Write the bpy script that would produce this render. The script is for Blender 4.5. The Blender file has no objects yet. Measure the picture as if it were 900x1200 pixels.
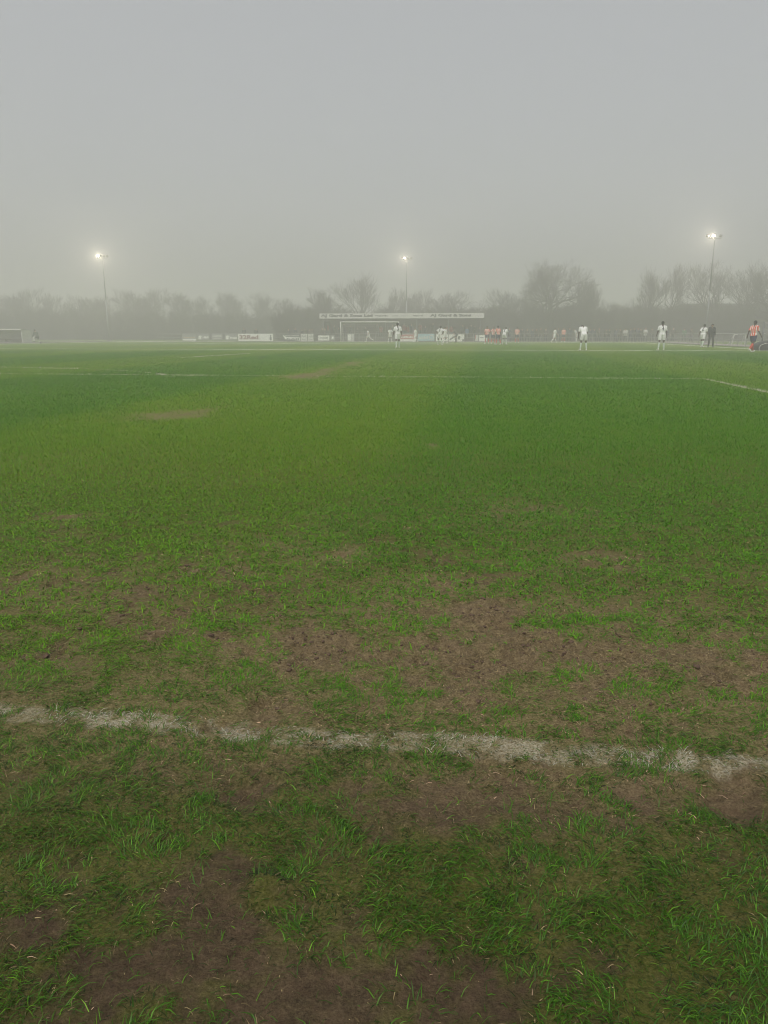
import bpy, math, random
import numpy as np
from mathutils import Vector, Matrix

random.seed(7)
RNG = np.random.default_rng(11)
S = bpy.context.scene
COL = S.collection
R = math.radians

# ----------------------------------------------------------------------------
# camera numbers and small layout helpers (metres; the photographer stands at x=0, y=0)
# ----------------------------------------------------------------------------
EYE = 1.0
PITCH = R(13.26)
SP, CP = math.sin(PITCH), math.cos(PITCH)
FOC = 885.0                       # focal length in 1/1200 of the frame height

def spot(px, D):
    """ground point seen in column px of the 900 wide photo at depth D metres"""
    return Vector(((px - 450) / FOC * D, (D - EYE * SP) / CP, 0.0))

YAW = R(7.6)
AX = np.array([math.sin(YAW), math.cos(YAW)])     # along the pitch
NX = np.array([math.cos(YAW), -math.sin(YAW)])    # along the goal lines
LINE0 = np.array([0.0, 1.73])                     # where the near goal line passes in front of the camera
AXIS_T = -15.0                                    # pitch axis, metres along the goal line from there
LEN = 96.0

def pitch_pt(s, t, z=0.0):
    p = LINE0 + AX * s + NX * (AXIS_T + t)
    return Vector((p[0], p[1], z))

# ----------------------------------------------------------------------------
# noise
# ----------------------------------------------------------------------------
def _hash(ix, iy, seed):
    h = (ix.astype(np.int64) * 374761393 + iy.astype(np.int64) * 668265263 + seed * 1442695041) & 0xFFFFFFFF
    h = ((h ^ (h >> 13)) * 1274126177) & 0xFFFFFFFF
    h = ((h ^ (h >> 16)) * 2246822519) & 0xFFFFFFFF
    return ((h ^ (h >> 15)) & 0xFFFFFF) / float(0xFFFFFF)

def vnoise(x, y, seed):
    ix, iy = np.floor(x), np.floor(y)
    fx, fy = x - ix, y - iy
    ix, iy = ix.astype(np.int64), iy.astype(np.int64)
    ux, uy = fx * fx * (3 - 2 * fx), fy * fy * (3 - 2 * fy)
    a, b = _hash(ix, iy, seed), _hash(ix + 1, iy, seed)
    c, d = _hash(ix, iy + 1, seed), _hash(ix + 1, iy + 1, seed)
    return (a * (1 - ux) + b * ux) * (1 - uy) + (c * (1 - ux) + d * ux) * uy

def fbm(x, y, scale, seed, octs=4, gain=0.5):
    x, y = x / scale, y / scale
    v, amp, tot = 0.0, 1.0, 0.0
    for k in range(octs):
        v = v + amp * vnoise(x * 0.8 - y * 0.6 + 17.3 * k, x * 0.6 + y * 0.8 - 9.1 * k, seed + k)
        tot += amp
        amp *= gain
        x, y = x * 2.03, y * 2.03
    return v / tot

def sstep(a, b, v):
    t = np.clip((v - a) / (b - a), 0, 1)
    return t * t * (3 - 2 * t)

# worn places on the ground: x, y, radius across, radius along, strength (metres)
WEAR = [
    (-0.33, 1.00, 0.36, 0.17, 0.43), (-0.05, 0.95, 0.32, 0.13, 0.33), (-0.42, 1.30, 0.22, 0.10, 0.10),
    (0.10, 1.02, 0.10, 0.10, 0.26), (-0.20, 1.20, 0.16, 0.06, 0.20), (-0.05, 1.30, 0.30, 0.06, 0.16),
    (0.28, 1.22, 0.05, 0.05, 0.35), (0.55, 1.40, 0.16, 0.07, 0.45), (0.34, 1.03, 0.14, 0.05, 0.25), (0.60, 1.10, 0.08, 0.06, 0.25),
    (0.15, 1.43, 0.30, 0.07, 0.36), (0.75, 1.52, 0.35, 0.07, 0.30), (-0.55, 1.52, 0.50, 0.10, 0.20), (-0.35, 1.45, 0.2, 0.06, 0.15),
    (-0.30, 1.22, 0.10, 0.05, 0.14), (0.0, 1.55, 0.8, 0.05, 0.12),
    (0.12, 1.20, 0.22, 0.13, -0.42), (0.42, 1.20, 0.28, 0.16, -0.34), (0.55, 1.05, 0.22, 0.12, -0.25), (-0.32, 1.38, 0.16, 0.06, -0.24),
    (-0.62, 1.32, 0.20, 0.10, -0.18), (-0.44, 1.44, 0.2, 0.05, -0.16), (-0.62, 0.95, 0.06, 0.06, -0.3), (-0.36, 0.96, 0.05, 0.04, -0.35),
    (0.02, 1.32, 0.14, 0.06, -0.22), (0.30, 1.42, 0.20, 0.05, -0.2),
    # the churned band inside the goal line
    (0.30, 2.22, 0.55, 0.22, 0.72), (-0.25, 2.32, 0.22, 0.14, 0.62), (0.05, 2.05, 0.30, 0.14, 0.40), (0.75, 2.30, 0.55, 0.24, 0.52),
    (1.15, 2.15, 0.40, 0.22, 0.46), (0.55, 2.62, 0.36, 0.14, 0.50), (0.20, 2.62, 0.28, 0.18, 0.38), (-0.05, 2.85, 0.16, 0.12, 0.30),
    (0.95, 2.65, 0.40, 0.18, 0.26), (-0.80, 2.55, 0.40, 0.14, 0.26), (-0.55, 2.15, 0.35, 0.08, 0.30), (0.62, 1.92, 0.30, 0.06, 0.35),
    (1.0, 1.98, 0.35, 0.10, 0.30), (0.85, 1.78, 0.3, 0.06, 0.2),
    (-1.0, 2.05, 0.7, 0.12, -0.22), (-0.45, 1.95, 0.4, 0.07, -0.15),
    # scattered bald spots out on the pitch
    (-0.22, 3.40, 0.10, 0.07, 0.75), (-1.75, 4.10, 0.10, 0.06, 0.70), (0.20, 2.95, 0.12, 0.10, 0.4), (-2.85, 9.7, 0.50, 0.8, 0.42),
    (-2.35, 10.3, 0.25, 0.6, 0.35), (0.45, 6.92, 0.06, 0.12, 0.6), (-2.1, 18.4, 0.70, 1.6, 0.62), (-1.65, 21.5, 0.45, 2.8, 0.60),
    (-1.1, 26.5, 0.45, 3.6, 0.52), (-2.5, 9.4, 0.7, 0.5, 0.35), (0.95, 3.3, 0.25, 0.2, 0.24), (1.9, 9.2, 0.5, 0.9, 0.22), (0.1, 9.0, 0.4, 0.5, 0.18), (0.8, 4.4, 0.3, 0.3, 0.2),
    (-0.5, 3.2, 0.35, 0.25, 0.16), (-1.3, 3.0, 0.4, 0.25, 0.22),
]

def wear(x, y):
    """0 = full turf, 1 = bare earth"""
    side = LINE0[1] - y - 0.134 * x                # > 0 on this side of the goal line
    base = 0.40 * sstep(-0.05, 0.30, side) + (0.09 + 0.05 * sstep(-.2, .5, x)) * sstep(4.5, 2.2, y) * sstep(0.1, -0.1, side) + 0.05
    for (cx, cy, rx, ry, a) in WEAR:
        base = base + (1.05 if cy > 5 else 1.15 if cy > 2.9 else 0.52 if cy > 1.7 else 1.0 if a > 0 else 1.35) * a * np.exp(-((x - cx) / rx) ** 2 - ((y - cy) / ry) ** 2)
    far = sstep(3.0, 7.0, y)
    n1 = fbm(x, y, 0.34, 3, 4, 0.55) - 0.5
    n2 = fbm(x, y, 0.09, 31, 4, 0.65) - 0.5
    n3 = fbm(x, y, 2.6, 57, 4) - 0.5
    v = base + (1.15 - 0.85 * far) * n1 + (1.55 - 1.0 * far) * n2 + 0.25 * n3
    return sstep(0.20, 0.92, v)

def straw_amt(x, y):
    b = 0.05 + 0.07 * sstep(1.45, 1.75, y + .134 * x) + 0.13 * sstep(2.6, 3.4, y) + 0.50 * np.exp(-((y - 2.05) / 0.65) ** 2) * 0.66 + 0.25 * np.exp(-((y + .134 * x - 1.73) / .16) ** 2) + 0.22 * sstep(5.5, 2.5, y)
    for (cx, cy, rx, ry, a) in WEAR[26:]:
        b = b + (2.6 if cy > 5 else 1.5 if cy > 2.9 else 0.45) * max(a, 0) * np.exp(-((x - cx) / (rx * 1.5)) ** 2 - ((y - cy) / (ry * 1.6)) ** 2)
    return np.clip(b + 0.5 * (fbm(x, y, 0.5, 77, 3) - 0.5), 0.02, 0.95)

EXTRA = [((-8.75, 33.2), (-7.1, 40.5), 0.16, 1.0)]

def lines(x, y):
    """how strongly the ground is line-painted (0..1)"""
    dx, dy = x - LINE0[0], y - LINE0[1]
    s = AX[0] * dx + AX[1] * dy
    t = NX[0] * dx + NX[1] * dy - AXIS_T
    wob = (fbm(x, y, 0.25, 91, 3) - 0.5)
    near = sstep(0.057, 0.030, np.abs(s + 0.030 * wob + 0.03 * (fbm(x, y, 1.2, 92, 2) - .5) + 0.035 * (fbm(x, y, 0.03, 97, 2) - .5)))
    ragged = sstep(0.42, 0.60, fbm(x, y, 0.040, 93, 3, .6) + 0.04)
    p = near * (0.14 + 0.66 * ragged) * (0.58 + 0.42 * sstep(0.36, 0.60, fbm(x, y, 0.20, 94, 3)))
    w = 0.065
    def seg(d, inside):
        return sstep(w, w * 0.7, np.abs(d)) * inside
    q = seg(s - 16.5, np.abs(t) < 20.2)
    q = np.maximum(q, seg(np.abs(t) - 20.15, (s > 0) & (s < 16.5)))
    q = np.maximum(q, seg(s - 5.5, np.abs(t) < 9.2))
    q = np.maximum(q, seg(np.abs(t) - 9.16, (s > 0) & (s < 5.5)))
    rr = np.sqrt((s - 11) ** 2 + t ** 2)
    q = np.maximum(q, seg(rr - 9.15, s > 16.5))
    for (a, b, ww, amt) in EXTRA:
        ax, ay = a; bx, by = b
        L = math.hypot(bx - ax, by - ay)
        u = ((x - ax) * (bx - ax) + (y - ay) * (by - ay)) / L
        v = np.abs((x - ax) * (by - ay) - (y - ay) * (bx - ax)) / L
        q = np.maximum(q, amt * (v < ww) * (u > 0) * (u < L))
    patchy = sstep(0.38, 0.58, fbm(x, y, 0.6, 95, 3))
    return np.clip(np.maximum(p, q * (0.26 + 0.62 * patchy)), 0, 1)

def stripes(x, y):
    """mowing direction: 1 = mown away (pale), 0 = mown towards us (deep)"""
    t = NX[0] * x + NX[1] * (y - LINE0[1])
    ph = (t + 0.25 * (fbm(x, y, 1.5, 41, 2) - .5)) / 5.0
    f = ph - np.floor(ph / 2) * 2          # 0..2
    return sstep(0.90, 1.10, f) * sstep(2.0, 1.80, f)

def relief(x, y, m):
    near = sstep(9.0, 3.5, y)
    z = near * (0.030 * (fbm(x, y, 0.45, 201, 3) - .5) + m * 0.070 * (fbm(x, y, 0.13, 205, 4, 0.6) - .5) * sstep(1.2, 2.0, y + 0.4) + (0.004 + 0.044 * m * sstep(1.0, 2.0, y)) * (np.abs(fbm(x, y, 0.055, 215, 3, 0.6) - .5) * -1.6 + .2))
    z = z + near * m * -0.006
    # a kicked up flap of turf outside the line
    d = np.exp(-((x + 0.235) / 0.050) ** 2 - ((y - 1.205) / 0.022) ** 2)
    return z + 0.030 * d - 0.016 * np.exp(-((x + 0.20) / 0.06) ** 2 - ((y - 1.165) / 0.022) ** 2)

# ----------------------------------------------------------------------------
# materials
# ----------------------------------------------------------------------------
_M = {}
def mat(name, col, rough=0.7, var=0.18, scale=6.0, spec=0.3, metal=0.0, emit=None):
    if name in _M:
        return _M[name]
    m = bpy.data.materials.new(name); m.use_nodes = True
    nt = m.node_tree; b = nt.nodes['Principled BSDF']
    tc = nt.nodes.new('ShaderNodeTexCoord'); nz = nt.nodes.new('ShaderNodeTexNoise')
    nz.inputs['Scale'].default_value = scale; nz.inputs['Detail'].default_value = 4
    nt.links.new(tc.outputs['Object'], nz.inputs['Vector'])
    mx = nt.nodes.new('ShaderNodeMix'); mx.data_type = 'RGBA'
    mx.inputs['A'].default_value = (*[c * (1 - var) for c in col], 1)
    mx.inputs['B'].default_value = (*[min(1, c * (1 + var)) for c in col], 1)
    nt.links.new(nz.outputs['Fac'], mx.inputs['Factor'])
    nt.links.new(mx.outputs['Result'], b.inputs['Base Color'])
    b.inputs['Roughness'].default_value = rough; b.inputs['Metallic'].default_value = metal
    b.inputs['Specular IOR Level'].default_value = spec
    if emit:
        b.inputs['Emission Color'].default_value = (*emit[0], 1); b.inputs['Emission Strength'].default_value = emit[1]
    _M[name] = m
    return m

def striped(name, c1, c2, period=0.115):
    m = bpy.data.materials.new(name); m.use_nodes = True
    nt = m.node_tree; b = nt.nodes['Principled BSDF']
    tc = nt.nodes.new('ShaderNodeTexCoord'); sx = nt.nodes.new('ShaderNodeSeparateXYZ')
    nt.links.new(tc.outputs['Object'], sx.inputs[0])
    def mth(op, a, bb=None):
        n = nt.nodes.new('ShaderNodeMath'); n.operation = op
        for i, v in enumerate((a, bb)):
            if v is None: continue
            if isinstance(v, (int, float)): n.inputs[i].default_value = v
            else: nt.links.new(v, n.inputs[i])
        return n.outputs[0]
    s = mth('GREATER_THAN', mth('FRACT', mth('MULTIPLY', mth('ADD', sx.outputs['X'], 5.0 + period * .25), 1 / period)), 0.42)
    mx = nt.nodes.new('ShaderNodeMix'); mx.data_type = 'RGBA'
    mx.inputs['A'].default_value = (*c1, 1); mx.inputs['B'].default_value = (*c2, 1)
    nt.links.new(s, mx.inputs['Factor']); nt.links.new(mx.outputs['Result'], b.inputs['Base Color'])
    b.inputs['Roughness'].default_value = 0.8
    return m

def mesh_obj(name, verts, faces, material=None, parent=None, smooth=False):
    me = bpy.data.meshes.new(name)
    me.from_pydata([tuple(v) for v in verts], [], [tuple(f) for f in faces])
    me.update()
    if smooth:
        me.polygons.foreach_set('use_smooth', [True] * len(me.polygons))
    o = bpy.data.objects.new(name, me); COL.objects.link(o)
    if material: me.materials.append(material)
    if parent: o.parent = parent
    return o

def fast_mesh(name, V, F, smooth=False):
    """V (n,3), F (m,k) numpy -> mesh"""
    me = bpy.data.meshes.new(name)
    n, (m, k) = len(V), F.shape
    me.vertices.add(n); me.vertices.foreach_set('co', V.astype(np.float32).ravel())
    me.loops.add(m * k); me.loops.foreach_set('vertex_index', F.astype(np.int32).ravel())
    me.polygons.add(m)
    me.polygons.foreach_set('loop_start', np.arange(0, m * k, k, dtype=np.int32))
    if smooth: me.polygons.foreach_set('use_smooth', np.ones(m, dtype=bool))
    me.update(calc_edges=True)
    return me

def tag(o, label=None, cat=None, group=None, kind=None):
    if label: o['label'] = label
    if cat: o['category'] = cat
    if group: o['group'] = group
    if kind: o['kind'] = kind
    return o

def empty(name, loc, rz=0.0):
    o = bpy.data.objects.new(name, None); COL.objects.link(o)
    o.location = loc; o.rotation_euler = (0, 0, rz); o.empty_display_size = 0.3
    return o

class MB:
    """collects boxes, tubes and ellipsoids into one mesh"""
    def __init__(s): s.v, s.f = [], []
    def box(s, c, d, rot=None, bev=0.0):
        hx, hy, hz = d[0] / 2, d[1] / 2, d[2] / 2
        n = len(s.v)
        if bev <= 0:
            pts = [(x, y, z) for z in (-hz, hz) for (x, y) in ((-hx, -hy), (hx, -hy), (hx, hy), (-hx, hy))]
            fs = [(0, 3, 2, 1), (4, 5, 6, 7), (0, 1, 5, 4), (1, 2, 6, 5), (2, 3, 7, 6), (3, 0, 4, 7)]
        else:
            b = min(bev, hx * .9, hy * .9, hz * .9)
            ring = lambda X, Y, z: [(-X + b, -Y, z), (X - b, -Y, z), (X, -Y + b, z), (X, Y - b, z), (X - b, Y, z), (-X + b, Y, z), (-X, Y - b, z), (-X, -Y + b, z)]
            pts = ring(hx - b, hy - b, -hz) + ring(hx, hy, -hz + b) + ring(hx, hy, hz - b) + ring(hx - b, hy - b, hz)
            fs = [tuple(range(7, -1, -1)), tuple(range(24, 32))]
            for k in range(3):
                fs += [(k * 8 + i, k * 8 + (i + 1) % 8, k * 8 + 8 + (i + 1) % 8, k * 8 + 8 + i) for i in range(8)]
        M = rot if rot is not None else Matrix.Identity(3)
        c = Vector(c)
        s.v += [M @ Vector(p) + c for p in pts]
        s.f += [tuple(n + i for i in f) for f in fs]
        return s
    def tube(s, a, b, r0, r1=None, k=10, caps=True):
        r1 = r0 if r1 is None else r1
        a, b = Vector(a), Vector(b)
        d = (b - a).normalized()
        u = d.orthogonal().normalized(); w = d.cross(u)
        n = len(s.v)
        for p, r in ((a, r0), (b, r1)):
            s.v += [p + (u * math.cos(2 * math.pi * i / k) + w * math.sin(2 * math.pi * i / k)) * r for i in range(k)]
        s.f += [(n + i, n + (i + 1) % k, n + k + (i + 1) % k, n + k + i) for i in range(k)]
        if caps: s.f += [tuple(n + k - 1 - i for i in range(k)), tuple(n + k + i for i in range(k))]
        return s
    def ball(s, c, r, M=None, seg=12, rings=8):
        c = Vector(c); r = Vector(r) if hasattr(r, '__len__') else Vector((r, r, r))
        M = M if M is not None else Matrix.Identity(3)
        n = len(s.v)
        P = [Vector((0, 0, -1))]
        for j in range(1, rings):
            a = -math.pi / 2 + math.pi * j / rings
            P += [Vector((math.cos(a) * math.cos(2 * math.pi * i / seg), math.cos(a) * math.sin(2 * math.pi * i / seg), math.sin(a))) for i in range(seg)]
        P.append(Vector((0, 0, 1)))
        s.v += [M @ Vector((p.x * r.x, p.y * r.y, p.z * r.z)) + c for p in P]
        for i in range(seg):
            s.f.append((n, n + 1 + (i + 1) % seg, n + 1 + i))
            top = n + 1 + (rings - 2) * seg
            s.f.append((top + i, top + (i + 1) % seg, n + len(P) - 1))
            for j in range(rings - 2):
                q = n + 1 + j * seg
                s.f.append((q + i, q + (i + 1) % seg, q + seg + (i + 1) % seg, q + seg + i))
        return s
    def quad(s, a, b, c, d):
        n = len(s.v); s.v += [Vector(a), Vector(b), Vector(c), Vector(d)]; s.f.append((n, n + 1, n + 2, n + 3)); return s
    def build(s, name, material=None, parent=None, smooth=False):
        return mesh_obj(name, s.v, s.f, material, parent, smooth)

# ----------------------------------------------------------------------------
# render settings, world, sun, camera
# ----------------------------------------------------------------------------
S.render.engine = 'CYCLES'
S.view_settings.view_transform = 'Standard'; S.view_settings.look = 'None'
S.view_settings.exposure = 0.52; S.view_settings.gamma = 1.0
S.cycles.volume_bounces = 5; S.cycles.max_bounces = 8; S.cycles.diffuse_bounces = 3
S.cycles.transparent_max_bounces = 8
S.cycles.use_denoising = True
S.cycles.pixel_filter_type = 'BLACKMAN_HARRIS'; S.cycles.filter_width = 1.0
S.cycles.sample_clamp_indirect = 6.0

SUN_EL, SUN_AZ = R(58), R(200)
W = bpy.data.worlds.new('World'); S.world = W; W.use_nodes = True
nt = W.node_tree
bg = nt.nodes['Background']
sky = nt.nodes.new('ShaderNodeTexSky'); sky.sky_type = 'NISHITA'; sky.sun_disc = False
sky.sun_elevation = SUN_EL; sky.sun_rotation = SUN_AZ; sky.air_density = 1.0; sky.dust_density = 6.0; sky.ozone_density = 1.0
hs = nt.nodes.new('ShaderNodeHueSaturation'); hs.inputs['Saturation'].default_value = 0.28
nt.links.new(sky.outputs[0], hs.inputs['Color'])
cloud = nt.nodes.new('ShaderNodeMix'); cloud.data_type = 'RGBA'
cloud.inputs['Factor'].default_value = 0.50
cloud.inputs['B'].default_value = (4.56, 4.72, 4.88, 1)      # the flat cloud deck over the fog
nt.links.new(hs.outputs['Color'], cloud.inputs['A'])
nt.links.new(cloud.outputs['Result'], bg.inputs['Color'])
bg.inputs['Strength'].default_value = 0.085

sun = bpy.data.lights.new('sun', 'SUN'); sun.energy = 1.4; sun.angle = R(50); sun.color = (1, 0.97, 0.92)
so = bpy.data.objects.new('sun', sun); COL.objects.link(so)
so.rotation_euler = (R(90) - SUN_EL, 0, R(180) - SUN_AZ)

cam = bpy.data.cameras.new('camera'); co = bpy.data.objects.new('camera', cam); COL.objects.link(co)
co.location = (0, 0, EYE); co.rotation_euler = (R(90) - PITCH, 0, 0)
cam.sensor_fit = 'VERTICAL'; cam.sensor_height = 24.0; cam.sensor_width = 18.0
cam.lens = FOC / 1200 * 24.0
cam.clip_start = 0.02; cam.clip_end = 1500
S.camera = co

# ----------------------------------------------------------------------------
# ground: one sheet, fine in front of the camera, out to the horizon
# ----------------------------------------------------------------------------
def axis_lines(lo, hi, step, far_lo, far_hi, g=1.09):
    mid = list(np.arange(lo, hi + 1e-6, step))
    a, st, out = hi, step, []
    while a < far_hi:
        st *= g; a += st; out.append(min(a, far_hi))
    b, st, neg = lo, step, []
    while b > far_lo:
        st *= g; b -= st; neg.append(max(b, far_lo))
    return np.array(neg[::-1] + mid + out)

gx = axis_lines(-1.9, 1.9, 0.0105, -330, 330)
gy = axis_lines(0.55, 3.3, 0.0105, -40, 330, 1.045)
X, Y = np.meshgrid(gx, gy)
X, Y = X.ravel(), Y.ravel()
mud = wear(X, Y); pnt = lines(X, Y); stw = straw_amt(X, Y)
Z = relief(X, Y, mud)
nx_, ny_ = len(gx), len(gy)
idx = np.arange(nx_ * ny_).reshape(ny_, nx_)
F = np.stack([idx[:-1, :-1], idx[:-1, 1:], idx[1:, 1:], idx[1:, :-1]], -1).reshape(-1, 4)
me = fast_mesh('ground', np.stack([X, Y, Z], 1), F, True)
rad = np.hypot(X, Y)
cover = sstep(2.4, 9.0, Y) * (1 - 0.85 * mud)                       # where loose blades give way to a continuous turf surface
for nm, arr in (('mud', mud), ('paint', pnt), ('straw', stw), ('turf', cover), ('stripe', stripes(X, Y)), ('verge', sstep(0.05, 0.45, LINE0[1] - Y - 0.134 * X + 0.25 * (fbm(X, Y, .3, 15, 3) - .5)))):
    at = me.attributes.new(nm, 'FLOAT', 'POINT'); at.data.foreach_set('value', arr.astype(np.float32))
ground = bpy.data.objects.new('ground', me); COL.objects.link(ground)
tag(ground, kind='structure')

gm = bpy.data.materials.new('pitch_ground'); gm.use_nodes = True
nt = gm.node_tree; nd = nt.nodes; lk = nt.links
bs = nd['Principled BSDF']; bs.inputs['Roughness'].default_value = 0.85; bs.inputs['Specular IOR Level'].default_value = 0.10
tc = nd.new('ShaderNodeTexCoord')
def att(n):
    a = nd.new('ShaderNodeAttribute'); a.attribute_name = n; return a.outputs['Fac']
def noise(sc, det=5, rough=0.6):
    n = nd.new('ShaderNodeTexNoise'); n.inputs['Scale'].default_value = sc; n.inputs['Detail'].default_value = det; n.inputs['Roughness'].default_value = rough
    lk.new(tc.outputs['Object'], n.inputs['Vector']); return n.outputs['Fac']
def ramp(f, *stops):
    r = nd.new('ShaderNodeValToRGB'); e = r.color_ramp.elements
    while len(e) < len(stops): e.new(0.5)
    for k, (p, c) in zip(e, stops): k.position = p; k.color = (*c, 1)
    lk.new(f, r.inputs['Fac']); return r.outputs['Color']
def mix(f, a, b):
    m = nd.new('ShaderNodeMix'); m.data_type = 'RGBA'
    for key, v in (('Factor', f), ('A', a), ('B', b)):
        if isinstance(v, tuple): m.inputs[key].default_value = (*v, 1)
        elif isinstance(v, (int, float)): m.inputs[key].default_value = v
        else: lk.new(v, m.inputs[key])
    return m.outputs['Result']
def math_(op, a, b, clamp=False):
    m = nd.new('ShaderNodeMath'); m.operation = op; m.use_clamp = clamp
    for i, v in enumerate((a, b)):
        if isinstance(v, (int, float)): m.inputs[i].default_value = v
        else: lk.new(v, m.inputs[i])
    return m.outputs[0]
soil = ramp(noise(26, 8, 0.7), (0.32, (0.016, 0.009, 0.005)), (0.5, (0.066, 0.039, 0.025)), (0.68, (0.135, 0.084, 0.055)))
soil = mix(math_('MULTIPLY', noise(260, 3, 0.6), 0.30), soil, (0.14, 0.10, 0.066))
thatch = ramp(noise(90, 6, 0.7), (0.3, (0.030, 0.050, 0.003)), (0.7, (0.098, 0.104, 0.014)))
strawc = ramp(noise(180, 4, 0.7), (0.35, (0.14, 0.100, 0.045)), (0.65, (0.36, 0.285, 0.155)))
fac = math_('ADD', att('mud'), math_('MULTIPLY', math_('SUBTRACT', noise(60, 5, 0.65), 0.5), 0.7), True)
verge_tone = mix(att('verge'), (1.0, 1.0, 1.0), (0.62, 0.60, 0.60))       # the trodden verge outside the line has darker earth
mw = nd.new('ShaderNodeMix'); mw.data_type = 'RGBA'; mw.blend_type = 'MULTIPLY'; mw.inputs['Factor'].default_value = 1.0
lk.new(soil, mw.inputs['A']); lk.new(verge_tone, mw.inputs['B']); soil = mw.outputs['Result']
c = mix(fac, thatch, soil)
c = mix(math_('MULTIPLY', math_('MULTIPLY', att('straw'), noise(45, 4, 0.6)), 1.15, True), c, strawc)
deep = ramp(noise(3.0, 8, 0.75), (0.3, (0.054, 0.132, 0.001)), (0.7, (0.086, 0.178, 0.001)))
pale = ramp(noise(3.0, 8, 0.75), (0.3, (0.084, 0.152, 0.001)), (0.7, (0.124, 0.198, 0.002)))
turfc = mix(att('stripe'), deep, pale)
turfc = mix(math_('MULTIPLY', noise(0.35, 6, 0.65), 0.28), turfc, (0.13, 0.165, 0.008))
c = mix(att('turf'), c, turfc)
c = mix(math_('MULTIPLY', att('paint'), math_('ADD', math_('MULTIPLY', math_('SUBTRACT', noise(150, 4, 0.7), 0.36), 4.0, True), 0.0, True), True), c, (0.50, 0.46, 0.345))
lk.new(c, bs.inputs['Base Color'])
bp = nd.new('ShaderNodeBump'); bp.inputs['Strength'].default_value = 1.0; bp.inputs['Distance'].default_value = 0.016
lk.new(noise(70, 6, 0.7), bp.inputs['Height']); lk.new(bp.outputs['Normal'], bs.inputs['Normal'])
me.materials.append(gm)

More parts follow.
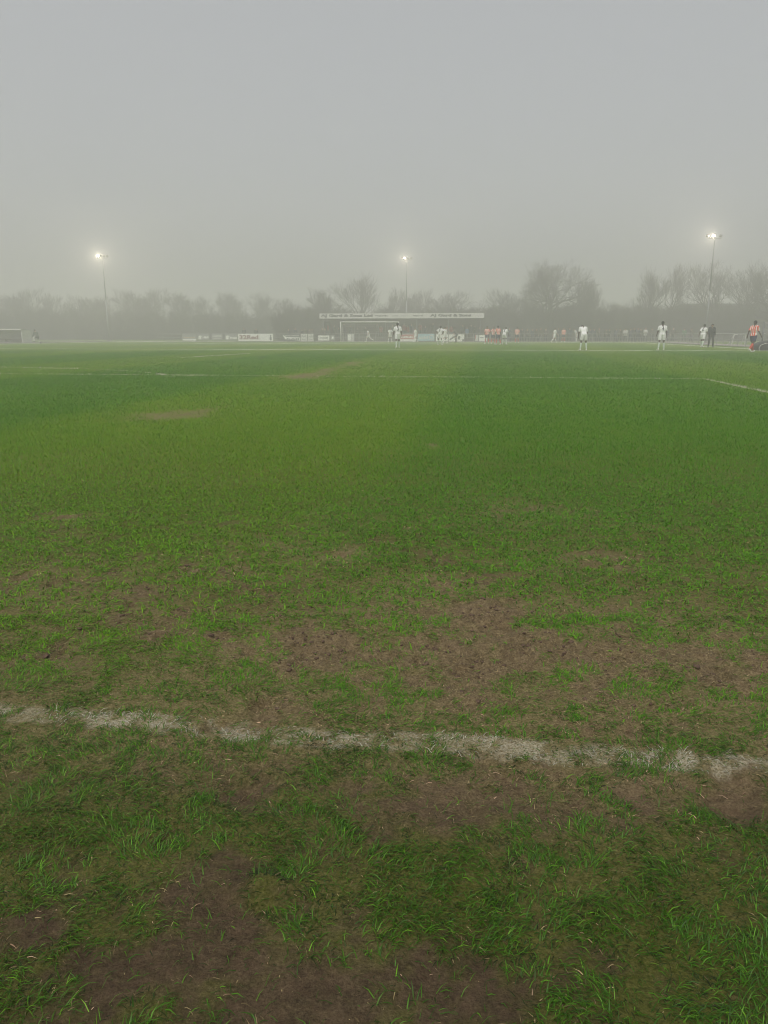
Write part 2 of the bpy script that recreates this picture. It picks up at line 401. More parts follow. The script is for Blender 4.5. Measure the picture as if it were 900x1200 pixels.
# ----------------------------------------------------------------------------
# grass blades
# ----------------------------------------------------------------------------
def blades(y0, y1, per_m2, length, width, five, seed, spread=0.80, pad=0.55, lift=(0.35, 1.0), litter=False, olive=False):
    rng = np.random.default_rng(seed)
    def half(y): return y * 0.53 * spread / 0.80 + pad
    area = (half(y0) + half(y1)) * (y1 - y0)
    n = int(area * per_m2)
    u = rng.random(n)
    a, b = half(y0), half(y1)
    k = (-a + np.sqrt(a * a + u * (b * b - a * a))) / max(b - a, 1e-6)
    y = y0 + (y1 - y0) * k
    x = (rng.random(n) * 2 - 1) * half(y)
    if y0 > 2.5: y = y * (1 + 0.09 * rng.normal(0, 1, n))       # feather one density into the next
    m = wear(x, y)
    tuft = fbm(x, y, 0.055 if y1 < 8 else 0.4, seed + 5, 2)
    st = straw_amt(x, y)
    keep = rng.random(n) < np.clip(st * (0.35 + 0.8 * m) * (0.3 + 1.2 * sstep(0.35, 0.6, tuft)), 0, 1) if litter else rng.random(n) < np.clip((1 - m) ** 1.5 * (0.30 + 0.35 * sstep(3, 6, y) + (1.35 - 0.6 * sstep(3, 6, y)) * sstep(0.32, 0.66, tuft)) * (1 + .35 * sstep(1.7, 3.5, y)), 0.07 * (y < 6), 1)
    x, y, m, st, tuft = x[keep], y[keep], m[keep], st[keep], tuft[keep]
    n = len(x)
    p = lines(x, y); p = np.where(y > 6, np.clip(p * 1.6, 0, 1), p); sp = stripes(x, y)
    dead = rng.random(n) < np.clip(st * (0.28 + 0.75 * m), 0, 0.80)
    if litter: dead[:] = True
    ang = 2 * math.pi * fbm(x, y, 0.16 if y1 < 8 else 1.2, seed + 9, 2) * 2 + rng.normal(0, 0.9 if y1 < 4 else 3.0, n)
    L = length * (0.55 + 0.75 * rng.random(n)) * (0.75 + 0.6 * tuft)
    elev = lift[0] + (lift[1] - lift[0]) * rng.random(n)          # radians above the ground
    elev = np.where(dead, elev * 0.35, elev)
    L = np.where(dead, L * 0.8, L)
    L = np.where(p > 0.3, L * np.where(y < 5, 0.60, 1.45), L)
    wd = width * (0.6 + 0.8 * rng.random(n))
    z0 = relief(x, y, wear(x, y)) - 0.002
    dx, dy = np.cos(ang), np.sin(ang)
    px_, py_ = -dy, dx
    tw = rng.normal(0, 0.5, n)
    sx, sy, sz = px_ * np.cos(tw), py_ * np.cos(tw), np.sin(tw) * 0.6
    def at(frac, droop):
        e = elev - droop
        h = L * frac
        return np.stack([x + dx * h * np.cos(e), y + dy * h * np.cos(e), z0 + np.maximum(h * np.sin(e), 0.001)], 1)
    side = np.stack([sx, sy, sz], 1)
    base = np.stack([x, y, z0], 1)
    if five:
        mid = at(0.55, 0.0); tip = at(1.0, 0.32)
        V = np.stack([base - side * wd[:, None] * .5, base + side * wd[:, None] * .5, mid + side * wd[:, None] * .42, mid - side * wd[:, None] * .42, tip], 1).reshape(-1, 3)
        o = np.arange(n)[:, None] * 5
        T = np.concatenate([o + np.array([[0, 1, 2]]), o + np.array([[0, 2, 3]]), o + np.array([[3, 2, 4]])], 0)
        per = 5
    else:
        tip = at(1.0, 0.1)
        V = np.stack([base - side * wd[:, None] * .5, base + side * wd[:, None] * .5, tip], 1).reshape(-1, 3)
        o = np.arange(n)[:, None] * 3
        T = o + np.array([[0, 1, 2]])
        per = 3
    g1, g2, g3 = np.array([0.036, 0.108, 0.0015]), np.array([0.086, 0.200, 0.002]), np.array([0.165, 0.210, 0.010])
    r = rng.random(n)[:, None]; q = np.clip(rng.random(n) * .7 + sp * .35 - .15, 0, 1)[:, None]
    big = fbm(x, y, 1.4, 301, 3)[:, None]
    C = g1 + (g2 - g1) * np.clip(r * .75 + big * .3, 0, 1)
    C = C + (g3 - C) * (q ** 2) * 0.55
    inside = sstep(-0.1, 0.6, y + 0.134 * x - LINE0[1])[:, None]      # the rank verge outside the line is a deeper green
    C = C * (np.array([0.66, 0.78, 2.2]) + (np.array([1.14, 1.36, 0.3]) - np.array([0.66, 0.78, 2.2])) * inside)
    C = C * (1 + (sp[:, None] - 0.45) * np.array([0.26, 0.11, 0.2]) * sstep(2.5, 6, y)[:, None])
    S1, S2 = np.array([0.11, 0.078, 0.036]), np.array([0.33, 0.26, 0.13])
    if olive: C = C * np.array([0.75, 0.5, 1.5]) * (0.4 + 0.8 * rng.random(n)[:, None])
    C = np.where(dead[:, None], S1 + (S2 - S1) * rng.random(n)[:, None] ** 1.4, C)
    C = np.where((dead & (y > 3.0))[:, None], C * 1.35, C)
    vr = (0.50 - 0.28 * sstep(3.5, 7.0, y))
    C = C * (1.06 - vr + 2 * vr * rng.random(n) ** 1.1)[:, None]
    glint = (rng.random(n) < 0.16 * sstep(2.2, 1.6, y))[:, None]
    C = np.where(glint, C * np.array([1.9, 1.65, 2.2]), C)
    wh = (rng.random(n) < p * 0.90)[:, None]
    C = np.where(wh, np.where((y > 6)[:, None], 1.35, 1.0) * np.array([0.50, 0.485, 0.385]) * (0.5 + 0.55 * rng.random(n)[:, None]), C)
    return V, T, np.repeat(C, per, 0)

parts = [
    blades(0.62, 1.75, 6000, 0.014, 0.0012, True, 1021, pad=1.15, lift=(0.05, 0.9), litter=True),
    blades(0.62, 1.75, 32000, 0.020, 0.0016, True, 1031, pad=1.15, lift=(0.02, 0.35), olive=True),
    blades(1.75, 3.2, 38000, 0.017, 0.0015, True, 1022, pad=1.15, lift=(0.05, 0.9), litter=True),
    blades(3.2, 6.0, 3500, 0.028, 0.0032, False, 1023, pad=1.15, lift=(0.1, 1.0), litter=True),
    blades(0.62, 1.72, 36000, 0.0235, 0.0018, True, 1001, pad=1.15),
    blades(1.72, 2.6, 31000, 0.023, 0.0021, True, 1011, pad=1.15, lift=(0.2, 0.95)),
    blades(2.6, 5.0, 15000, 0.027, 0.0034, True, 1002, pad=1.15, lift=(0.25, 1.0)),
    blades(5.0, 10.0, 6500, 0.028, 0.0046, False, 1003, pad=1.15, lift=(0.4, 1.2)),
    blades(10.0, 20.0, 2000, 0.031, 0.0095, False, 1004, pad=1.0, lift=(0.4, 1.2)),
    blades(20.0, 44.0, 360, 0.032, 0.021, False, 1005, pad=1.5, lift=(0.4, 1.2)),
]
off, Vs, Ts, Cs = 0, [], [], []
for V, T, C in parts:
    Vs.append(V); Ts.append(T + off); Cs.append(C); off += len(V)
V, T, C = np.concatenate(Vs), np.concatenate(Ts), np.concatenate(Cs)
print('blade verts', len(V), 'tris', len(T))
me = fast_mesh('grass', V, T)
ca = me.color_attributes.new('tint', 'FLOAT_COLOR', 'POINT')
ca.data.foreach_set('color', np.concatenate([C, np.ones((len(C), 1))], 1).astype(np.float32).ravel())
grass = bpy.data.objects.new('grass', me); COL.objects.link(grass)
tag(grass, 'short worn turf with green and straw blades over bare mud', 'grass', kind='stuff')
bm_ = bpy.data.materials.new('grass_blade'); bm_.use_nodes = True
nt = bm_.node_tree; b = nt.nodes['Principled BSDF']
a = nt.nodes.new('ShaderNodeAttribute'); a.attribute_name = 'tint'
nt.links.new(a.outputs['Color'], b.inputs['Base Color'])
b.inputs['Roughness'].default_value = 0.42; b.inputs['Specular IOR Level'].default_value = 0.22
tr = nt.nodes.new('ShaderNodeBsdfTranslucent'); nt.links.new(a.outputs['Color'], tr.inputs['Color'])
ms = nt.nodes.new('ShaderNodeMixShader'); ms.inputs[0].default_value = 0.28
nt.links.new(b.outputs[0], ms.inputs[1]); nt.links.new(tr.outputs[0], ms.inputs[2])
nt.links.new(ms.outputs[0], nt.nodes['Material Output'].inputs['Surface'])
me.materials.append(bm_)

# clods of earth kicked out of the worn places
def clods(n, seed):
    rng = np.random.default_rng(seed)
    ball = MB().ball((0, 0, 0), 1.0, None, 8, 6)
    B = np.array([tuple(v) for v in ball.v])
    quads = [f if len(f) == 4 else (f[0], f[1], f[2]) for f in ball.f]
    tri = np.array([t for f in quads for t in ([f] if len(f) == 3 else [(f[0], f[1], f[2]), (f[0], f[2], f[3])])])
    x = rng.uniform(-2.0, 2.2, n * 6); y = rng.uniform(0.75, 3.2, n * 6)
    m = wear(x, y)
    k = (rng.random(len(x)) < m ** 2 * (0.40 + 0.6 * sstep(0.45, 0.62, fbm(x, y, 0.16, 61, 3)))) & (y + .134 * x > 1.85)
    x, y = x[k][:n], y[k][:n]; n = len(x)
    r = 0.0013 + 0.0065 * rng.random(n) ** 2.5
    z = relief(x, y, wear(x, y))
    ax = rng.uniform(.6, 1.5, (n, 1)); ay = rng.uniform(.6, 1.5, (n, 1)); az = rng.uniform(.3, .7, (n, 1))
    P = B[None] * np.stack([ax, ay, az], 2)
    P = P * (1 + 0.38 * (rng.random((n, len(B), 1)) - .5) * 2)
    th = rng.uniform(0, 6.28, n)[:, None]
    X_ = P[..., 0] * np.cos(th) - P[..., 1] * np.sin(th); Y_ = P[..., 0] * np.sin(th) + P[..., 1] * np.cos(th)
    V = np.stack([X_ * r[:, None] + x[:, None], Y_ * r[:, None] + y[:, None], P[..., 2] * r[:, None] + z[:, None] + .15 * r[:, None]], 2).reshape(-1, 3)
    T = (np.arange(n)[:, None, None] * len(B) + tri[None]).reshape(-1, 3)
    return V, T
V, T = clods(3500, 77)
me = fast_mesh('mud', V, T, False)
me.materials.append(mat('clod_earth', (0.100, 0.066, 0.045), 0.9, 0.5, 40.0, 0.15))
clod = bpy.data.objects.new('mud', me); COL.objects.link(clod)
tag(clod, 'crumbs and clods of brown earth kicked up on the bare patches', 'mud', kind='stuff')

# painted lines beyond the loose blades: low ridges of whitened grass
white_turf = mat('white_turf', (0.62, 0.64, 0.56), 0.9, 0.25, 3.0)
def ridge(name, a, b, w=0.12, h=0.03):
    a, b = Vector(a), Vector(b)
    n = max(2, int((b - a).length / 0.8)); d = (b - a).normalized(); u = Vector((-d.y, d.x, 0))
    V, Fc = [], []
    for i in range(n + 1):
        p = a + (b - a) * (i / n); ww = w * random.uniform(.35, .55); hh = h * random.uniform(.35, 1.1)
        V += [p - u * ww, p - u * ww * .8 + Vector((0, 0, hh)), p + u * ww * .8 + Vector((0, 0, hh)), p + u * ww]
    for i in range(n):
        q = 4 * i
        Fc += [(q, q + 1, q + 5, q + 4), (q + 1, q + 2, q + 6, q + 5), (q + 2, q + 3, q + 7, q + 6)]
    return tag(mesh_obj(name, V, Fc, white_turf), kind='structure')
ridge('pitch_marking', pitch_pt(44, 33), pitch_pt(LEN, 33))
ridge('pitch_marking', pitch_pt(40, -33), pitch_pt(LEN, -33))
ridge('pitch_marking', pitch_pt(LEN, -33), pitch_pt(LEN, 33))
ridge('pitch_marking', pitch_pt(LEN / 2, -33), pitch_pt(LEN / 2, 33), h=0.012)
ridge('pitch_marking', pitch_pt(LEN - 16.5, -20.15), pitch_pt(LEN - 16.5, 20.15), h=0.015)

# hardstanding round the pitch, a real kerb-high step
conc = mat('worn_concrete', (0.26, 0.235, 0.215), 0.9, 0.2, 1.5)
def strip(name, pts, h=0.06):
    mb = MB(); mb.v = [Vector((p.x, p.y, z)) for z in (-0.05, h) for p in pts]
    mb.f = [(4, 5, 6, 7), (0, 1, 5, 4), (1, 2, 6, 5), (2, 3, 7, 6), (3, 0, 4, 7)]
    return tag(mb.build(name, conc), kind='structure')
strip('path', [pitch_pt(36, 35.2), pitch_pt(36, 38.6), pitch_pt(LEN + 3.2, 38.6), pitch_pt(LEN + 3.2, 35.2)])
strip('path', [pitch_pt(60, -39.2), pitch_pt(60, -36.4), pitch_pt(LEN + 3.2, -36.4), pitch_pt(LEN + 3.2, -39.2)])
strip('path', [pitch_pt(LEN + 4.4, -60), pitch_pt(LEN + 4.4, 60), pitch_pt(LEN + 7.0, 60), pitch_pt(LEN + 7.0, -60)])

# ----------------------------------------------------------------------------
# writing
# ----------------------------------------------------------------------------
def lettering(text, height, width, material, parent, loc, rot=(R(90), 0, 0), depth=0.006, name='lettering', bold=0.0):
    cu = bpy.data.curves.new('lettering', 'FONT'); cu.body = text; cu.size = 1.0
    cu.extrude = 0.01; cu.offset = bold; cu.resolution_u = 3
    tmp = bpy.data.objects.new('lettering_tmp', cu); COL.objects.link(tmp)
    dg = bpy.context.evaluated_depsgraph_get()
    me = bpy.data.meshes.new_from_object(tmp.evaluated_get(dg))
    bpy.data.objects.remove(tmp); bpy.data.curves.remove(cu)
    n = len(me.vertices); co = np.empty(n * 3, np.float32); me.vertices.foreach_get('co', co); co = co.reshape(n, 3)
    lo, hi = co.min(0), co.max(0)
    co = (co - (lo + hi) / 2) / (hi - lo) * np.array([width, height, depth])
    me.vertices.foreach_set('co', co.astype(np.float32).ravel()); me.update()
    me.materials.clear(); me.materials.append(material)
    o = bpy.data.objects.new(name, me); COL.objects.link(o)
    o.parent = parent; o.location = loc; o.rotation_euler = rot
    return o

white = mat('white_paint', (0.58, 0.58, 0.55), 0.45, 0.06, 2.0)
offwhite = mat('weathered_white', (0.55, 0.55, 0.51), 0.6, 0.12, 1.2)
board_white = mat('board_white', (0.80, 0.80, 0.76), 0.5, 0.05, 2.0)
dark = mat('dark_paint', (0.035, 0.037, 0.040), 0.5, 0.2, 3.0)
grey_metal = mat('grey_metal', (0.16, 0.165, 0.17), 0.5, 0.15, 4.0, metal=0.3)
rail_grey = mat('rail_grey', (0.30, 0.30, 0.29), 0.5, 0.12, 4.0)
red_letter = mat('dark_red_letter', (0.16, 0.022, 0.020), 0.6, 0.05)
ink = mat('black_letter', (0.018, 0.018, 0.020), 0.6, 0.05)

RY = -YAW      # things that face down the pitch towards us: local X along the goal line

# ----------------------------------------------------------------------------
# floodlight masts
# ----------------------------------------------------------------------------
lens_on = mat('lit_lens', (0.9, 0.9, 0.85), 0.3, 0.0, emit=((1.0, 0.92, 0.70), 34.0))
lens_off = mat('lamp_glass', (0.30, 0.31, 0.31), 0.15, 0.05, spec=0.5)

paled_metal = mat('fog_paled_metal', (0.26, 0.265, 0.26), 0.5, 0.12, 2.0)  # fog fade put into the farther poles' colour, a paler grey
def floodlight(px, D, top, heads, label, lit, energy, bar=1.5):
    p = spot(px, D)
    aim = pitch_pt(LEN * 0.55, 0)
    t = empty('floodlight', p, 0)
    tag(t, label, 'floodlight', 'floodlight masts round the far end')
    MB().box((0, 0, 0.09), (0.6, 0.6, 0.18), bev=.03).build('base', conc, t)
    mb = MB(); mb.tube((0, 0, 0.18), (0, 0, top * .5), 0.105, 0.085, 10).tube((0, 0, top * .5), (0, 0, top), 0.075, 0.05, 10)
    mb.build('pole', grey_metal if D < 100 else paled_metal, t, True)
    d = Vector((aim.x - p.x, aim.y - p.y, 0)).normalized()
    u = Vector((0.98, 0.05 * (1 if d.x > 0 else -1), 0)).normalized()
    xs = [bar * (i / (heads - 1) - .5) for i in range(heads)]
    MB().tube(Vector((0, 0, top - .05)) + u * xs[0], Vector((0, 0, top - .05)) + u * xs[-1], 0.045).build('crossbar', grey_metal, t)
    for i, x in enumerate(xs):
        c = Vector((0, 0, top + 0.22)) + u * x + d * 0.14
        f = (Vector((aim.x, aim.y, 0)) - (p + c)).normalized()
        if i in lit:      # the lit lamps are tipped a little towards the near goal
            f = (f + Vector((0, -0.25, 0))).normalized()
        else:
            f = (d + Vector((0, 0, -0.9))).normalized()
        q = f.to_track_quat('Y', 'Z').to_matrix()
        h = MB().box(c, (0.34, 0.20, 0.26), q, 0.05)
        h.tube(c - Vector((0, 0, 0.05)), Vector((0, 0, top - .05)) + u * x, 0.03)
        head = h.build('lamp_head', grey_metal, t)
        MB().box(c + f * 0.137, (0.26, 0.02, 0.19), q, 0.004).build('lens', lens_on if i in lit else lens_off, head)
        if i in lit:
            L = bpy.data.lights.new('lamp', 'SPOT'); L.energy = energy; L.color = (1.0, 0.90, 0.68)
            L.spot_size = R(125); L.spot_blend = 0.7; L.shadow_soft_size = 0.15
            o = bpy.data.objects.new('lamp', L); COL.objects.link(o); o.parent = t
            o.location = c + f * 0.35; o.rotation_euler = f.to_track_quat('-Z', 'Y').to_euler()
    return t

floodlight(128, 106, 11.2, 4, 'slim lit floodlight mast in the thickest fog, glowing warm beside open touchline', (0,), 3000, 1.3)
floodlight(476, 111, 11.4, 4, 'lit floodlight mast rising behind the covered stand', (1,), 1900, 1.3)
floodlight(826, 86, 11.35, 3, 'lit floodlight mast with one bright lamp, standing before a broad bare tree', (1,), 1600, 1.4)

# ----------------------------------------------------------------------------
# covered stand behind the far goal
# ----------------------------------------------------------------------------
def row_x(off, px, z=0.6):
    """metres along the goal line direction of the point in column px on the line `off` metres behind the far goal line"""
    b = LINE0 + AX * (LEN + off)
    k = (px - 450) / FOC
    return (k * (b[1] * CP - (z - EYE) * SP) - b[0]) / (NX[0] - k * NX[1] * CP)

def row_pt(off, x, z=0.0):
    b = LINE0 + AX * (LEN + off) + NX * x
    return Vector((b[0], b[1], z))

SOFF = 8.2
xa, xb = row_x(SOFF, 374.5, 3.4), row_x(SOFF, 567.5, 3.4)
SW = xb - xa
st = empty('covered_stand', row_pt(SOFF, (xa + xb) / 2), RY)
tag(st, 'long low covered stand with white lettered roof edge behind the far goal', 'stand')
brick = mat('stand_brick', (0.085, 0.048, 0.038), 0.9, 0.2, 2.0)
sheet = mat('roof_sheet', (0.13, 0.135, 0.13), 0.6, 0.2, 1.0)
terr = mat('terrace', (0.09, 0.08, 0.072), 0.9, 0.2, 1.0)
MB().box((0, 5.0, 1.6), (SW - .3, 0.2, 3.2)).build('back_wall', brick, st)
for sgn in (-1, 1):
    MB().box((sgn * (SW / 2 - .35), 2.75, 1.35), (0.14, 4.2, 2.7)).build('side_wall', brick, st)
MB().box((0, 2.6, 3.42), (SW, 5.3, 0.10), Matrix.Rotation(R(-3.0), 3, 'X')).build('roof', sheet, st)
mb = MB()
for k in range(4):
    mb.box((0, 1.5 + k * .82, 0.12 + k * .11), (SW - .9, 0.80, 0.24 + k * .22))
mb.build('terrace', terr, st)
for k in range(6):
    MB().tube((-SW / 2 + .5 + k * (SW - 1.0) / 5, 0.12, 0), (-SW / 2 + .5 + k * (SW - 1.0) / 5, 0.12, 3.2), 0.055).build('post', grey_metal, st)
fas = MB().box((0, -0.06, 3.42), (SW, 0.07, 0.68), bev=.01).build('fascia', offwhite, st)
MB().box((0, -0.06, 3.045), (SW, 0.09, 0.06)).build('trim', dark, fas)
s_ = SW / 193.0
fx = lambda px: (px - 374.5) * s_ - SW / 2
lettering('AJ Gard & Sons Ltd', 0.47, 62 * s_, ink, fas, (fx(407), -0.102, 3.43), bold=0.05)
lettering('AJ Gard & Sons', 0.47, 47.5 * s_, ink, fas, (fx(529), -0.102, 3.43), bold=0.05)
for (a, b2, n) in ((441, 456, 8), (461, 468, 6), (471, 479, 7), (485, 497, 9)):
    mb = MB()
    for k in range(n):
        mb.box((fx(a + (b2 - a) * (k + .5) / n), -0.100, 3.43 + random.uniform(-.02, .02)), (.6 * (b2 - a) * s_ / n, 0.006, random.uniform(.13, .2)))
    mb.build('small_print', rail_grey if a in (461, 471) else dark, fas)

# a low dugout by the other touchline, only its pale roof edge reads through the fog
board_pale = mat('pale_sheet', (0.40, 0.40, 0.38), 0.6, 0.15, 1.0)
s2 = empty('dugout', spot(-22, 86), RY)
tag(s2, 'low dugout with a pale roof edge almost lost in fog, cut by the picture edge', 'dugout')
fog_paled = mat('fog_paled_boards', (0.56, 0.56, 0.52), 0.8)  # wall colour lifted pale to paint in the dugout's fade into fog
MB().box((0, 0.9, 1.47), (10.3, 2.0, 0.06), Matrix.Rotation(R(-4), 3, 'X')).build('roof', board_pale, s2)
MB().box((0, -.13, 1.50), (10.3, 0.05, 0.15)).build('fascia', offwhite, s2)
MB().box((0, 1.85, .72), (10.1, 0.10, 1.44)).build('back_wall', fog_paled, s2)
for k in (-5.05, 5.05):
    MB().box((k, .9, .72), (0.08, 1.8, 1.44)).build('side_wall', fog_paled, s2)
bench = MB(); bench.box((0, 1.35, 0.43), (9.6, 0.35, 0.06))
for k in range(5): bench.box((-4.4 + k * 2.2, 1.35, .2), (0.06, 0.3, 0.40))
bench.build('bench', mat('bench_wood', (0.2, 0.15, 0.11), 0.8), s2)

# ----------------------------------------------------------------------------
# goals
# ----------------------------------------------------------------------------
cord = mat('net_cord', (0.6, 0.6, 0.58), 0.8, 0.05)
def goal(loc, rz, label, w=7.32, h=2.44, deep=2.0, r=0.06, top=0.8):
    g = empty('football_goal', loc, rz); tag(g, label, 'goal')
    for sgn in (-1, 1):
        MB().tube((sgn * (w / 2 + r), 0, 0), (sgn * (w / 2 + r), 0, h + r), r, k=12).build('post', white, g, True)
    MB().tube((-w / 2 - r, 0, h + r), (w / 2 + r, 0, h + r), r, k=12).build('crossbar', white, g, True)
    for sgn in (-1, 1):
        mb = MB(); x = sgn * (w / 2 + r)
        mb.tube((x, 0, h), (x, top, h - .04), 0.022).tube((x, top, h - .04), (x, deep, 0.02), 0.022).tube((x, deep, 0.02), (x, 0.05, 0.02), 0.022)
        mb.build('net_support', rail_grey, g)
    mb = MB(); step = 0.24; n = int(w / step)
    prof = [(0.0, h), (top, h - .05), (deep, 0.03)]
    for k in range(n + 1):
        x = -w / 2 + w * k / n
        for (a, b) in zip(prof[:-1], prof[1:]): mb.tube((x, *a), (x, *b), 0.006, k=3, caps=False)
    for (a, b) in zip(prof[:-1], prof[1:]):
        L = math.hypot(b[0] - a[0], b[1] - a[1]); m_ = int(L / step)
        for k in range(1, m_ + 1):
            y, z = a[0] + (b[0] - a[0]) * k / m_, a[1] + (b[1] - a[1]) * k / m_
            mb.tube((-w / 2, y, z), (w / 2, y, z), 0.006, k=3, caps=False)
    for sgn in (-1, 1):
        for k in range(1, 9):
            z = h * k / 9; yb = top + (deep - top) * (1 - z / (h - .05))
            mb.tube((sgn * w / 2, 0, z), (sgn * w / 2, yb, z), 0.006, k=3, caps=False)
        for k in range(1, 7):
            y = deep * k / 7; zt = h - .05 if y < top else (h - .05) * (deep - y) / (deep - top)
            mb.tube((sgn * w / 2, y, 0.02), (sgn * w / 2, y, zt), 0.006, k=3, caps=False)
    mb.build('net', cord, g)
    return g
gx0 = row_x(0, 433, 1.2)
goal(row_pt(0, gx0), RY, 'white football goal with netting before the covered stand')

# ----------------------------------------------------------------------------
# rail round the far end, and the boards that hang on it
# ----------------------------------------------------------------------------
ROFF = 4.0
def rail(name, a, b, label, n):
    a, b = Vector(a), Vector(b)
    t = empty(name, a); tag(t, label, 'rail', 'rails round the pitch')
    d = b - a
    MB().tube((0, 0, 1.02), d + Vector((0, 0, 1.02)), 0.03).build('top_rail', rail_grey, t, True)
    MB().tube((0, 0, 0.55), d + Vector((0, 0, 0.55)), 0.02).build('middle_rail', rail_grey, t, True)
    for k in range(n + 1):
        q = d * (k / n)
        MB().tube(q, q + Vector((0, 0, 1.05)), 0.035, k=8).build('post', rail_grey, t)
    return t
rail('perimeter_rail', row_pt(ROFF, row_x(ROFF, 185)), row_pt(ROFF, row_x(ROFF, 840)), 'long grey perimeter rail behind the far goal, hung with boards', 34)
rail('perimeter_rail', pitch_pt(LEN + 3, 35.6), pitch_pt(47, 35.6), 'grey perimeter rail running along the touchline by the striped shirt player', 26)

light_blue = mat('board_light_blue', (0.32, 0.50, 0.55), 0.5, 0.08)
board_red = mat('board_red', (0.42, 0.11, 0.09), 0.5, 0.1)
board_dark = mat('board_dark', (0.07, 0.075, 0.08), 0.5, 0.2)
board_tan = mat('board_tan', (0.42, 0.34, 0.22), 0.6, 0.1)
board_grey = mat('board_grey', (0.26, 0.26, 0.25), 0.6, 0.15)

def board(px0, px1, z0, z1, material, label, group=None, off=ROFF - .12):
    xa, xb = row_x(off, px0), row_x(off, px1)
    w = xb - xa
    o = MB().box((0, 0, (z0 + z1) / 2), (w, 0.03, z1 - z0), bev=.006).build('advertising_board', material)
    o.location = row_pt(off, (xa + xb) / 2); o.rotation_euler = (0, 0, RY)
    tag(o, label, 'board', group or 'advertising boards on the far rail')
    for k in (-.4, .4): MB().tube((k * w, 0.06, 0), (k * w, 0.06, z0 + .3), 0.025, k=6).build('stake', grey_metal, o)
    o['w'] = w
    return o
def patch(o, name, x0, x1, z0, z1, material, y=-0.021):
    w = o['w']
    return MB().box(((x0 + x1) / 2 * w - w / 2, y, (z0 + z1) / 2), ((x1 - x0) * w, 0.008, z1 - z0)).build(name, material, o)
def scrawl(o, x0, x1, z0, z1, n, material, y=-0.021):
    """writing too small and blurred to read: letter sized strokes"""
    w = o['w']; mb = MB()
    for k in range(n):
        u = x0 + (x1 - x0) * (k + .5) / n
        h = (z1 - z0) * random.uniform(.6, 1)
        mb.box((u * w - w / 2, y, z0 + h / 2), ((x1 - x0) / n * w * random.uniform(.64, .86), 0.008, h))
    return mb.build('writing', material, o)
def emblem(o, x, z, s, material, y=-0.021):
    w = o['w']; cx = x * w - w / 2
    mb = MB(); mb.tube((cx, y, z), (cx, y + .006, z), s * .32, k=12)
    mb.box((cx, y, z - s * .38), (s * .7, .008, s * .22)).box((cx + s * .28, y, z + s * .2), (s * .5, .008, s * .14), Matrix.Rotation(R(35), 3, 'Y'))
    return mb.build('emblem', material, o)

o = board(213.5, 230, .12, .95, board_grey, 'grey board with pale lower stripe, first in the row from the fog')
patch(o, 'stripe', .02, .98, .14, .36, board_white); patch(o, 'trim_line', .1, .9, .45, .62, board_tan)
o = board(231.5, 245, .18, .98, board_grey, 'grey board with white emblem and lettering beside the white striped one')
emblem(o, .2, .6, .6, board_white); scrawl(o, .42, .96, .42, .72, 5, board_white)
o = board(248, 260.5, .2, .98, board_grey, 'plain grey board with two pale lines of writing')
scrawl(o, .08, .92, .62, .86, 7, offwhite); scrawl(o, .12, .88, .3, .5, 7, offwhite)
o = board(263.5, 278, .16, .98, board_grey, 'grey board with white emblem touching the big white lettered board')
emblem(o, .2, .6, .62, board_white); scrawl(o, .40, .97, .38, .68, 5, board_white)
o = board(279, 320, .06, 1.04, board_white, 'wide white board with bold dark red 32Red lettering')
lettering('32Red', 0.56, .54 * o['w'], red_letter, o, ((.04 + .27) * o['w'] - o['w'] / 2, -0.022, .58), bold=0.035)
patch(o, 'divider', .595, .605, .08, 1.02, board_grey)
w_ = o['w']; mb = MB(); cx = .93 * w_ - w_ / 2
mb.ball((cx, -.02, .78), (.1, .01, .12)).box((cx, -.02, .42), (.26, .01, .46))
mb.build('emblem', board_dark, o)
o = board(331, 352, .10, .98, board_dark, 'dark board with slanted white band of lettering')
w_ = o['w']
mb = MB(); mb.v = [Vector(v) for v in ((-w_ * .5 + .02, -.019, .95), (-w_ * .36, -.019, .32), (w_ * .49, -.019, .14), (w_ * .49, -.019, .55), (-w_ * .30, -.019, .62),
                                      (-w_ * .5 + .02, -.025, .95), (-w_ * .36, -.025, .32), (w_ * .49, -.025, .14), (w_ * .49, -.025, .55), (-w_ * .30, -.025, .62))]
mb.f = [(0, 1, 2, 3, 4), (9, 8, 7, 6, 5)] + [(i, (i + 1) % 5, 5 + (i + 1) % 5, 5 + i) for i in range(5)]
mb.build('white_band', board_white, o); scrawl(o, .24, .94, .22, .5, 7, board_dark, -0.030); scrawl(o, .15, .92, .72, .86, 12, offwhite)
o = board(352.6, 359.8, .06, 1.02, offwhite, 'squarish pale board touching the slanted lettering board')
scrawl(o, .15, .85, .64, .84, 4, board_grey); scrawl(o, .15, .85, .2, .34, 5, board_grey)
o = board(360.6, 367.4, .06, 1.02, offwhite, 'squarish pale board nearer the stand, twin of another pale board')
scrawl(o, .15, .85, .6, .82, 4, board_grey); scrawl(o, .12, .85, .2, .34, 5, board_grey)
o = board(373, 386, .16, .82, board_white, 'short white board with one dark line of writing')
scrawl(o, .1, .9, .42, .6, 9, board_dark)
o = board(387, 392.5, .16, .86, board_grey, 'little grey board with a small white emblem')
emblem(o, .5, .55, .42, board_white)
o = board(407, 414.6, .05, 1.02, offwhite, 'pale board with grey frame seen through the goal net')
patch(o, 'edge', 0.02, .1, .07, 1.0, board_grey); patch(o, 'edge', .62, .68, .07, 1.0, board_grey); patch(o, 'panel', .14, .55, .18, .84, board_white)
o = board(469, 487.5, .05, .95, board_white, 'red lettered board with a white lower band near the goal post')
patch(o, 'red_panel', .01, .86, .34, .93, board_red); scrawl(o, .05, .8, .5, .8, 8, board_white, -0.030)
o = board(489.5, 509, .14, 1.0, light_blue, 'light blue board with pale lettering and a round emblem')
scrawl(o, .06, .62, .36, .76, 7, offwhite)
